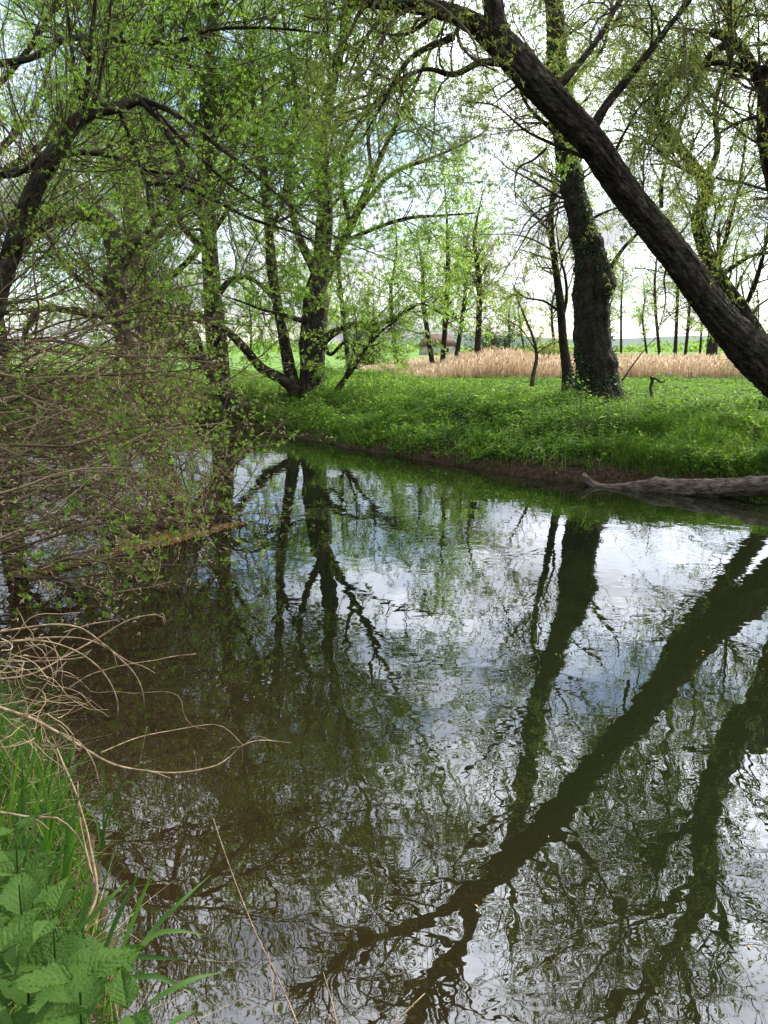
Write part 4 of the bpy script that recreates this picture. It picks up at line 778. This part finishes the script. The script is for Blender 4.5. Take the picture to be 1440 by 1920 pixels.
for dx in (-2.3, 1.3): put('window', box(hx_ + dx, hx_ + dx + .9, hy_ - .03, hy_ + .02, hz_ + .7, hz_ + 1.6), M_darkbark, root)

# ================================================================== logs and sticks
gl2 = [G((1090, 890, 12.0, .06), (1101, 903, 11.95, .07), (1124, 914, 11.9, .065), (1160, 917, 11.75, .085), (1200, 915, 11.6, .115), (1240, 915, 11.45, .14), (1300, 916, 11.2, .14), (1380, 914, 10.95, .135), (1450, 910, 10.75, .14), (1530, 905, 10.6, .14)),
       G((1236, 914, 11.5, .08), (1231, 903, 11.55, .055), (1226, 895, 11.6, .035))]
root = empty('fallen_log', tuple(gl2[0][0][:3]), 'bare grey brown fallen log with an upturned end lying at the right waterline', 'log')
put_limbs('trunk', [limb(g, 40, .03, .09, seed=5 + i, knots=((.36, 1.6, .25, .03), (.6, 4, .2, .03), (.75, 2, .2, .02)) if i == 0 else ()) for i, g in enumerate(gl2)], M_log, root)
def stick(name, label, cat, gss, mat=M_log, sides=8, group=None, rough=.08, wig=.3, part='stem'):
    if len(gss) == 1:
        g = limb(gss[0], sides, .03, rough, seed=len(bpy.data.objects), wig=wig, maxn=90); r_ = empty(name, tuple(gss[0][0][:3]), label, cat, group); put_limbs(part, [g], mat, r_); return r_
    r_ = empty(name, tuple(gss[0][0][:3]), label, cat, group)
    for k, g_ in enumerate(gss): put_limbs(part if k == 0 else 'side_' + part, [limb(g_, sides, .03, rough, seed=k + len(bpy.data.objects), wig=wig, maxn=90)], mat, r_)
    return r_
stick('dead_stick', 'short grey stick poking up from the far waterline', 'stick', [G((985, 893, 13.4, .022), (995, 872, 13.5, .02), (1010, 850, 13.6, .014), (1016, 842, 13.6, .008)), G((1010, 850, 13.6, .01), (1000, 840, 13.6, .006)), G((1008, 853, 13.6, .01), (1020, 838, 13.7, .006))], part='branch')
stick('dead_stick', 'long thin stick lying along the mud left of the short upright stick', 'stick', [G((895, 873, 14.2, .02), (920, 872, 14.1, .02), (945, 865, 14.2, .018), (962, 855, 14.3, .012))], part='branch')
stick('dead_stick', 'forked dead branch sticking out of the mud under the right end of the log', 'stick', [G((1370, 948, 10.9, .03), (1410, 955, 10.6, .03), (1450, 945, 10.5, .03)), G((1400, 953, 10.7, .02), (1440, 958, 10.5, .01))], part='branch')
stick('broken_branch', 'crooked broken branch stump in the grass right of the ivy clad trunk', 'branch', [G((1226, 748, 17.5, .04), (1221, 728, 17.5, .035), (1223, 712, 17.5, .035), (1219, 706, 17.4, .025)), G((1220, 709, 17.5, .03), (1230, 711, 17.4, .026), (1237, 717, 17.4, .024), (1247, 715, 17.3, .016))], mat=M_log, sides=12, part='branch')
stick('dead_stick', 'bare slanting stick rising from the grass at the foot of the ivy clad trunk', 'stick', [G((1165, 715, 17.6, .02), (1190, 680, 17.6, .016), (1215, 648, 17.6, .01), (1235, 630, 17.6, .006))], part='branch')

# floating debris mat
n = 15000; t_ = rng.random(n); a0, a1 = ray_z(60, 1085)[:2], ray_z(442, 980)[:2]
ax_ = a1 - a0; ax_n = ax_ / np.linalg.norm(ax_); pn = np.array([-ax_n[1], ax_n[0]])
wdt = .03 + .42 * np.clip(np.sin(t_ * 3.1) ** .6, 0, 1) * ss(.30, .55, t_) * (1 + .4 * np.sin(t_ * 31)) + .05 * (np.sin(t_ * 25) > .2) + .08 * ss(.2, .02, t_)
off = rng.random(n) * wdt; pos = a0 + ax_ * t_[:, None] + pn * (off - .16 * ss(.35, .6, t_))[:, None] + rng.normal(0, .012, (n, 2))
b = leafcover(pos[:, 0], pos[:, 1], np.full(n, .003), np.full(n, .02), .04, .016, .25)
put('floating_litter', b, M_litter); tag(bpy.data.objects['floating_litter'], 'orange brown raft of floating willow litter caught along the brown bush', 'floating litter', kind='stuff')
x = rng.uniform(-4, 7, 900); y = rng.uniform(1, 14, 900); z_, f_, n_ = ground_z(x, y); k = (f_ < -.1) & (n_ < -.1); x, y = x[k], y[k]
b = leafcover(x, y, np.full(len(x), .002), np.full(len(x), .003), .011, .006, .1)
put('floating_specks', b, M_litter); tag(bpy.data.objects['floating_specks'], 'tiny willow bud scales and specks scattered on the water surface', 'floating specks', kind='stuff')
# sunken root clump
cl = ray_z(300, 990); root = empty('root_clump', (cl[0], cl[1], 0), 'dark brown half sunken root clump at the waterline inside the brown bush', 'roots')
n = 240; c0 = np.stack([cl[0] + rng.normal(0, .35, n), cl[1] + .2 + rng.normal(0, .2, n), np.zeros(n)], -1)
Q = grow(c0, np.stack([rng.normal(0, .8, n), rng.normal(0, .6, n), np.abs(rng.normal(.5, .3, n))], -1), rng.uniform(.2, .6, n), 9, .25, -.12)
put('roots', tubes(Q, rng.uniform(.004, .016, n)[:, None] * np.linspace(1, .3, 9), 4), M_twig, root)
# floating leaves
for lab, (px, py) in {'small pale leaf floating left of the ivy clad trunk reflection': (1075, 952), 'yellow leaf floating on the leaning trunk reflection': (893, 1698), 'orange leaf floating low at the right edge': (1404, 1775),
    'tiny leaf floating between the two trunk reflections': (1088, 1199), 'pale leaf floating on the leaning trunk reflection higher up': (1318, 1221), 'small leaf floating on open water below the litter raft': (262, 1128), 'white petal floating near the nettles at the bottom': (348, 1955 - 100)}.items():
    c = ray_z(px, py, .003); s_ = .008 * c[1] / 6 + .008; a = rng.uniform(0, 6)
    u = np.array([math.cos(a), math.sin(a), 0]); v = np.array([-u[1], u[0], 0])
    V = [c - u * s_, c - u * .2 * s_ + v * s_ * .45 + np.array([0, 0, .004]), c + u * s_, c - u * .2 * s_ - v * s_ * .45 + np.array([0, 0, .003]), c - u * .1 * s_ + np.array([0, 0, .001])]
    o_ = mesh('floating_leaf', V, [], M_litter, None, False, np.full(5, .6), None, [[0, 4, 1], [1, 4, 2], [2, 4, 3], [3, 4, 0]]); tag(o_, lab, 'leaf', 'leaves afloat')

# ================================================================== near dry stems
def ds(label, gss, name='dead_nettle', mat=M_stalk, group='dry stems arching over the water at the left'):
    gss = [[np.append(q[:3], q[3] * .72) for q in g_] for g_ in gss]
    return stick(name, label, 'dry stem', gss, mat, 7, group, .14, .5)
ds('thick tan dry stem curving low over the water and turning up at its tip', [
   G((-60, 1300, 2.15, .009), (0, 1325, 2.2, .0085), (60, 1345, 2.25, .008), (110, 1372, 2.3, .008), (160, 1402, 2.35, .007), (210, 1430, 2.4, .006), (270, 1444, 2.45, .0055), (335, 1448, 2.5, .005), (400, 1437, 2.55, .0045), (430, 1420, 2.6, .004), (455, 1398, 2.62, .0045), (490, 1388, 2.65, .003), (545, 1393, 2.7, .0018)),
   G((190, 1410, 2.38, .0035), (260, 1382, 2.5, .003), (330, 1368, 2.6, .003), (400, 1358, 2.65, .0025), (430, 1370, 2.64, .002), (455, 1396, 2.62, .002)),
   G((262, 1434, 2.45, .0025), (268, 1400, 2.45, .0022), (276, 1362, 2.45, .0018)), G((368, 1443, 2.53, .0022), (368, 1425, 2.53, .002), (364, 1409, 2.53, .0018)),
   G((110, 1372, 2.3, .0035), (150, 1392, 2.28, .003), (175, 1430, 2.26, .0026), (187, 1475, 2.24, .002)), G((250, 1440, 2.43, .003), (290, 1447, 2.4, .003), (320, 1458, 2.38, .0022)),
   G((455, 1398, 2.62, .002), (430, 1405, 2.6, .0015), (418, 1425, 2.58, .001)), G((453, 1398, 2.62, .002), (455, 1415, 2.62, .0018), (454, 1432, 2.62, .001)), G((460, 1395, 2.63, .0015), (480, 1380, 2.66, .0012), (515, 1390, 2.7, .001))])
ds('tan stem arching up with a knotted drooping tip, highest of the dry stems', [G((-40, 1275, 2.5, .005), (60, 1262, 2.6, .005), (130, 1225, 2.7, .0045), (185, 1195, 2.8, .004), (240, 1163, 2.85, .0035), (285, 1153, 2.9, .0035), (303, 1156, 2.9, .0035), (308, 1172, 2.9, .003)), G((298, 1154, 2.9, .003), (305, 1150, 2.9, .002), (310, 1165, 2.9, .003))])
ds('pair of tan stems arching right then bending steeply down', [G((-40, 1190, 2.5, .0055), (40, 1178, 2.55, .0055), (100, 1171, 2.6, .005), (150, 1178, 2.65, .005), (190, 1205, 2.7, .0045), (225, 1235, 2.72, .004), (252, 1262, 2.74, .0035), (268, 1295, 2.75, .003), (272, 1328, 2.75, .002)), G((180, 1200, 2.7, .003), (210, 1218, 2.7, .0028), (220, 1248, 2.7, .002))])
ds('tan stem arching below the pair and drooping straight down at its end', [G((-40, 1208, 2.4, .005), (40, 1200, 2.45, .005), (90, 1202, 2.5, .0045), (140, 1218, 2.55, .004), (180, 1245, 2.58, .004), (205, 1275, 2.6, .0035), (220, 1310, 2.6, .003), (222, 1345, 2.6, .002))])
ds('tan stem crossing behind the pair to a tip hanging far right', [G((-30, 1215, 2.8, .005), (60, 1198, 2.85, .005), (150, 1197, 2.9, .004), (200, 1215, 2.95, .0035), (240, 1240, 3, .003), (270, 1250, 3, .0025), (292, 1263, 3, .0018))])
ds('pale stem running level behind the arching pair', [G((120, 1185, 2.8, .003), (170, 1170, 2.85, .003), (220, 1162, 2.9, .0022))])
ds('fuzzy thin stem slanting up to the right below the arching stems', [G((130, 1290, 2.7, .003), (170, 1265, 2.75, .0032), (230, 1248, 2.8, .0028), (290, 1238, 2.85, .0026), (330, 1230, 2.9, .003), (368, 1226, 2.9, .0035))])
ds('pale bent stem zigzagging down toward the curved tip of the thick stem', [G((120, 1265, 2.65, .002), (150, 1275, 2.7, .0022), (175, 1298, 2.75, .002), (215, 1296, 2.75, .002), (250, 1300, 2.75, .0018), (310, 1297, 2.75, .0016), (338, 1308, 2.72, .0015), (345, 1340, 2.7, .0014), (362, 1362, 2.68, .0012), (385, 1366, 2.66, .001))])
ds('straight pale stem crossing the bundle from lower left', [G((0, 1395, 2.1, .003), (45, 1340, 2.15, .003), (85, 1285, 2.2, .0025), (125, 1240, 2.25, .002)), ])
ds('level pale stem with a small hooked end left of the bundle', [G((-30, 1240, 2.4, .0035), (60, 1241, 2.42, .0035), (120, 1237, 2.44, .003), (160, 1232, 2.46, .003), (172, 1218, 2.47, .002))])
# tangled thin ones
root = empty('dead_nettle_tangle', tuple(at(20, 1280, 2.3)), 'fuzzy tangle of thin curled dry stems at the left edge under the arching stems', 'dry stems')
n = 70; p0 = np.stack([at(a, b, c) for a, b, c in zip(rng.uniform(-40, 110, n), rng.uniform(1190, 1400, n), rng.uniform(2.2, 2.7, n))])
Q = grow(p0, np.stack([rng.normal(.6, .6, n), rng.normal(0, .3, n), rng.normal(-.1, .5, n)], -1), rng.uniform(.08, .32, n), 12, .16, -.03)
put('stems', tubes(Q, rng.uniform(.0008, .0022, n)[:, None] * np.linspace(1, .5, 12), 4), M_dry, root)
# umbellifer stalk
pr = [G((140, 1790, 1.72, .0035), (165, 1720, 1.8, .0042), (182, 1672, 1.85, .0042), (172, 1600, 1.92, .0032), (160, 1545, 1.98, .003), (140, 1480, 2.05, .0028), (120, 1435, 2.1, .0028), (107, 1402, 2.15, .0025))]
for dx, dy in [(-42, -6), (-25, -16), (-10, -22), (8, -26), (22, -16), (38, -8), (46, 2), (-36, 4)]: pr.append(G((107, 1402, 2.15, .0016), (107 + dx * .5, 1402 + dy * .6, 2.15, .0014), (107 + dx, 1402 + dy, 2.15, .0012)))
pr.append(G((182, 1672, 1.85, .003), (163, 1600, 1.94, .0026), (149, 1530, 2, .0022), (146, 1465, 2.05, .0014)))
stick('dead_umbellifer', 'dead tan umbel stalk standing upright at the water edge with a spoked top', 'dry stem', pr, M_stalk, 7, None, .05, .15)
pr = [G((-60, 1520, 1.6, .003), (0, 1523, 1.6, .0022), (60, 1533, 1.6, .0026), (110, 1535, 1.62, .002), (150, 1575, 1.65, .0016), (172, 1640, 1.7, .0012))]
for dx, dy in [(-38, 42), (30, 22), (76, -25), (-60, 30), (0, 40), (20, 40)]: pr.append(G((62, 1533, 1.6, .0018), (62 + dx * .5, 1533 + dy * .4, 1.6, .0014), (62 + dx, 1533 + dy, 1.6, .001)))
stick('dead_umbellifer', 'lower dead umbel with spokes lying over the grass at the left edge', 'dry stem', pr, M_stalk, 7, None, .05, .15)
stick('reed_stalk', 'long straight pale reed stalk with a feathered tip leaning over the water', 'dry stem', [G((580, 1990, 1.55, .0022), (555, 1912, 1.65, .0022), (515, 1820, 1.75, .002), (480, 1750, 1.85, .0018), (440, 1650, 2.0, .0015), (415, 1580, 2.1, .0012), (400, 1535, 2.2, .0018)), G((520, 1960, 1.6, .0014), (512, 1850, 1.7, .0013), (503, 1785, 1.78, .0008)), G((482, 1772, 1.83, .001), (450, 1800, 1.8, .0009), (410, 1802, 1.8, .0008), (370, 1798, 1.8, .0006))], M_stalk, 6, None, .04, .1)
stick('reed_stalk', 'short pale reed stalk rising at the bottom edge right of the long one', 'dry stem', [G((640, 2000, 1.5, .002), (628, 1900, 1.6, .0018), (606, 1822, 1.7, .0008)), G((632, 1920, 1.58, .0012), (610, 1900, 1.6, .001), (600, 1930, 1.58, .0008))], M_stalk, 6, None, .04, .2)
stick('reed_stalk', 'pale broken stalk slanting up at the bottom middle', 'dry stem', [G((720, 1940, 1.5, .002), (762, 1895, 1.55, .0018), (796, 1862, 1.6, .0012)), G((765, 1892, 1.55, .001), (768, 1880, 1.55, .0008))], M_stalk, 6, None, .04, .2)
stick('reed_stalk', 'thin brownish stalk curving down at the bottom right of the middle', 'dry stem', [G((1090, 1990, 1.5, .0016), (1068, 1880, 1.6, .0015), (1040, 1810, 1.7, .0014), (1009, 1755, 1.8, .0008))], M_bushtwig, 6, None, .04, .2)
# water-edge grass blades (large, individual)
def ribbon(g, mat, name, root):
    a = spline(g, 18); P_, w = a[:, :3], a[:, 3]; T = nrm(np.gradient(P_, axis=0)); sd_ = nrm(np.cross(T, np.array([0, -.45, 1.]))); up_ = np.cross(sd_, T)
    V = np.stack([P_ - sd_ * w[:, None] , P_ - up_ * w[:, None] * .35, P_ + sd_ * w[:, None]], 1).reshape(-1, 3); i = np.arange(17) * 3
    F = np.concatenate([np.stack([i, i + 1, i + 4, i + 3], -1), np.stack([i + 1, i + 2, i + 5, i + 4], -1)])
    return mesh(name, V, F, mat, root, True, np.full(len(V), rng.uniform(.2, .8)))
def tuft(label, gss):
    r_ = empty('grass_tuft', tuple(gss[0][0][:3]), label, 'grass', 'grass tufts at the water edge')
    for g_ in gss: ribbon(g_, M_bankgrass_shade, 'blade', r_)
tuft('tuft of long green blades fanning out over the water at the bottom left', [
    G((230, 1830, 1.45, .004), (290, 1740, 1.55, .006), (340, 1690, 1.6, .005), (395, 1640, 1.7, .001)), G((200, 1860, 1.4, .005), (280, 1760, 1.5, .006), (330, 1745, 1.52, .005), (380, 1752, 1.54, .001)),
    G((220, 1800, 1.5, .004), (260, 1700, 1.55, .005), (290, 1620, 1.6, .001)), G((230, 1835, 1.4, .005), (290, 1830, 1.4, .006), (330, 1845, 1.4, .004), (370, 1862, 1.38, .001)),
    G((280, 1880, 1.3, .004), (330, 1850, 1.33, .006), (370, 1833, 1.36, .005), (418, 1822, 1.4, .001)), G((310, 1930, 1.25, .004), (340, 1905, 1.28, .005), (366, 1894, 1.3, .001)),
    G((170, 1790, 1.5, .005), (230, 1790, 1.5, .006), (290, 1795, 1.5, .005), (350, 1797, 1.5, .001)), G((190, 1800, 1.5, .004), (220, 1720, 1.55, .006), (250, 1660, 1.6, .004), (262, 1625, 1.62, .001)),
    G((150, 1780, 1.5, .004), (160, 1700, 1.55, .007), (175, 1640, 1.6, .001)), G((120, 1770, 1.5, .005), (200, 1690, 1.55, .006), (240, 1650, 1.6, .001))])
tuft('small tuft of upright blades standing in the water beyond the umbel stalk', [
    G((194, 1590, 2.1, .003), (195, 1520, 2.15, .003), (195, 1430, 2.2, .001)), G((190, 1585, 2.1, .003), (205, 1520, 2.15, .004), (235, 1466, 2.2, .004), (270, 1480, 2.2, .001)),
    G((186, 1590, 2.1, .003), (195, 1555, 2.12, .003), (218, 1540, 2.14, .003), (240, 1570, 2.14, .001)), G((188, 1580, 2.1, .002), (180, 1535, 2.15, .003), (165, 1525, 2.15, .001))])
tuft('green sprouting tuft beside the spoked umbel at the left', [
    G((130, 1440, 2.2, .003), (128, 1400, 2.22, .004), (112, 1370, 2.24, .001)), G((130, 1440, 2.2, .003), (136, 1405, 2.22, .004), (138, 1375, 2.24, .001)), G((128, 1440, 2.2, .003), (118, 1410, 2.2, .003), (100, 1385, 2.2, .001))])
gss = []
for k in range(26):
    a = rng.uniform(-30, 130); b0 = rng.uniform(1560, 1720); y0 = 1.9 - (b0 - 1560) / 160 * .2; dx = rng.normal(25, 35); l = rng.uniform(90, 190)
    gss.append(G((a, b0, y0, .004), (a + dx * .3, b0 - l * .5, y0 + .04, .0055), (a + dx, b0 - l, y0 + .08, .001)))
tuft('dense stand of upright green blades at the left edge above the nettles', gss)

# ================================================================== nettles
def nettle_leaf(L_, Wd, nu=46, nv=9, fold=.22, droop=.35):
    """toothed, quilted leaf along +x, z up"""
    nt_ = 13; u = np.linspace(0, 1, nu * 2); v = np.linspace(-1, 1, nv * 2 + 1); U_, V_ = np.meshgrid(u, v, indexing='ij')
    out = np.where(U_ < .22, np.sin(np.pi / 2 * U_ / .22) ** .6, np.clip(1 - ((U_ - .22) / .78) ** 1.35, 0, 1)) + .004
    ph = (U_ * nt_ + rng.uniform(0, 1)) % 1; tooth = 1 - .20 * (np.abs(V_) > .93) * ph ** 1.2 - .05 * np.sin(U_ * 23)
    fwd = np.abs(V_) ** 1.3 * L_ * .10 * out
    yy = V_ * out * Wd * .5 * tooth; xx = U_ * L_ + fwd
    q = U_ * 8 - np.abs(V_) * 1.6; vein = np.exp(-((q % 1 - .5) / .10) ** 2)
    zz = np.abs(yy) * fold - droop * L_ * U_ ** 2 * .6 - vein * .0013 * (1 - np.abs(V_) * .4) - .002 * np.exp(-(V_ / .07) ** 2)
    zz += L_ * .03 * np.sin(5 * U_ + 2.5 * V_ + rng.uniform(0, 6)) + L_ * .03 * np.sin(np.pi * U_ * 3) * np.abs(V_) ** 2
    V = np.stack([xx, yy, zz], -1).reshape(-1, 3); m = len(v); i = np.arange(len(u) - 1)[:, None] * m + np.arange(m - 1)[None]
    F = np.stack([i, i + m, i + m + 1, i + 1], -1).reshape(-1, 4); return V, F
def nettle(label, base, top, n_pairs, size, rot0, spread=1.0):
    base, top = np.array(base), np.array(top); root = empty('nettle', tuple(base), label, 'nettle', 'nettles in the near left corner')
    top_ = base * .03 + top * .97; st = [np.append(base, .003), np.append((base + top_) / 2 + rng.normal(0, .01, 3), .0026), np.append(top_, .0012)]
    put_limbs('stem', [limb(st, 8, .03, .03, seed=3)], M_nettle, root)
    for k in range(n_pairs):
        f = 1 - k * .14; c = base + (top - base) * f; sz = size * min(1, .35 + .3 * k) * rng.uniform(.9, 1.1)
        for s in range(2):
            a = rot0 + k * math.pi / 2 + s * math.pi + rng.normal(0, .15); el = .42 - .22 * k + rng.normal(0, .1)
            V, F = nettle_leaf(sz, sz * .68, droop=.3 + .12 * k); V = V + np.array([sz * .12, 0, 0])
            ce, se = math.cos(el), math.sin(el); V = V @ np.array([[ce, 0, se], [0, 1, 0], [-se, 0, ce]]); ca, sa = math.cos(a), math.sin(a); V = V @ np.array([[ca, sa, 0], [-sa, ca, 0], [0, 0, 1]])
            mesh('leaf', V + c, F, M_nettle, root, True, np.full(len(V), np.clip(.9 - .2 * k + rng.normal(0, .1), 0, 1)))
def nz_(px, py, Yd): return at(px, py, Yd)
def plant(label, px, py, Yd, n_pairs, size, rot):
    tp = at(px, py, Yd); bs = np.array([tp[0] - .03, tp[1], max(gz(tp[0], tp[1]), tp[2] - .55)]); nettle(label, bs, tp, n_pairs, size, rot)
plant('large pale nettle nearest the bottom edge with the biggest leaves', 150, 1835, .66, 4, .175, .5)
plant('nettle cut by the left edge beside the large pale nettle', -10, 1800, .72, 4, .16, 1.2)
plant('darker nettle above the large pale nettle at the left edge', 35, 1640, .95, 4, .15, .2)
plant('small nettle with a pale tip highest of the nettles', 30, 1560, 1.15, 4, .12, .9)
plant('nettle behind the large pale nettle, between it and the darker one', 100, 1720, .9, 3, .14, 1.6)
plant('nettle at the bottom edge right of the large pale nettle', 240, 1900, .70, 3, .14, 2.3)
plant('nettle half hidden under the large pale nettle and leaning left', 90, 1860, .8, 3, .14, 2.9)
plant('dark nettle deep among the grass behind the small pale tipped one', 60, 1660, 1.1, 4, .12, .6)
plant('nettle in the bottom left corner below the others', 40, 1930, .62, 3, .15, .1)
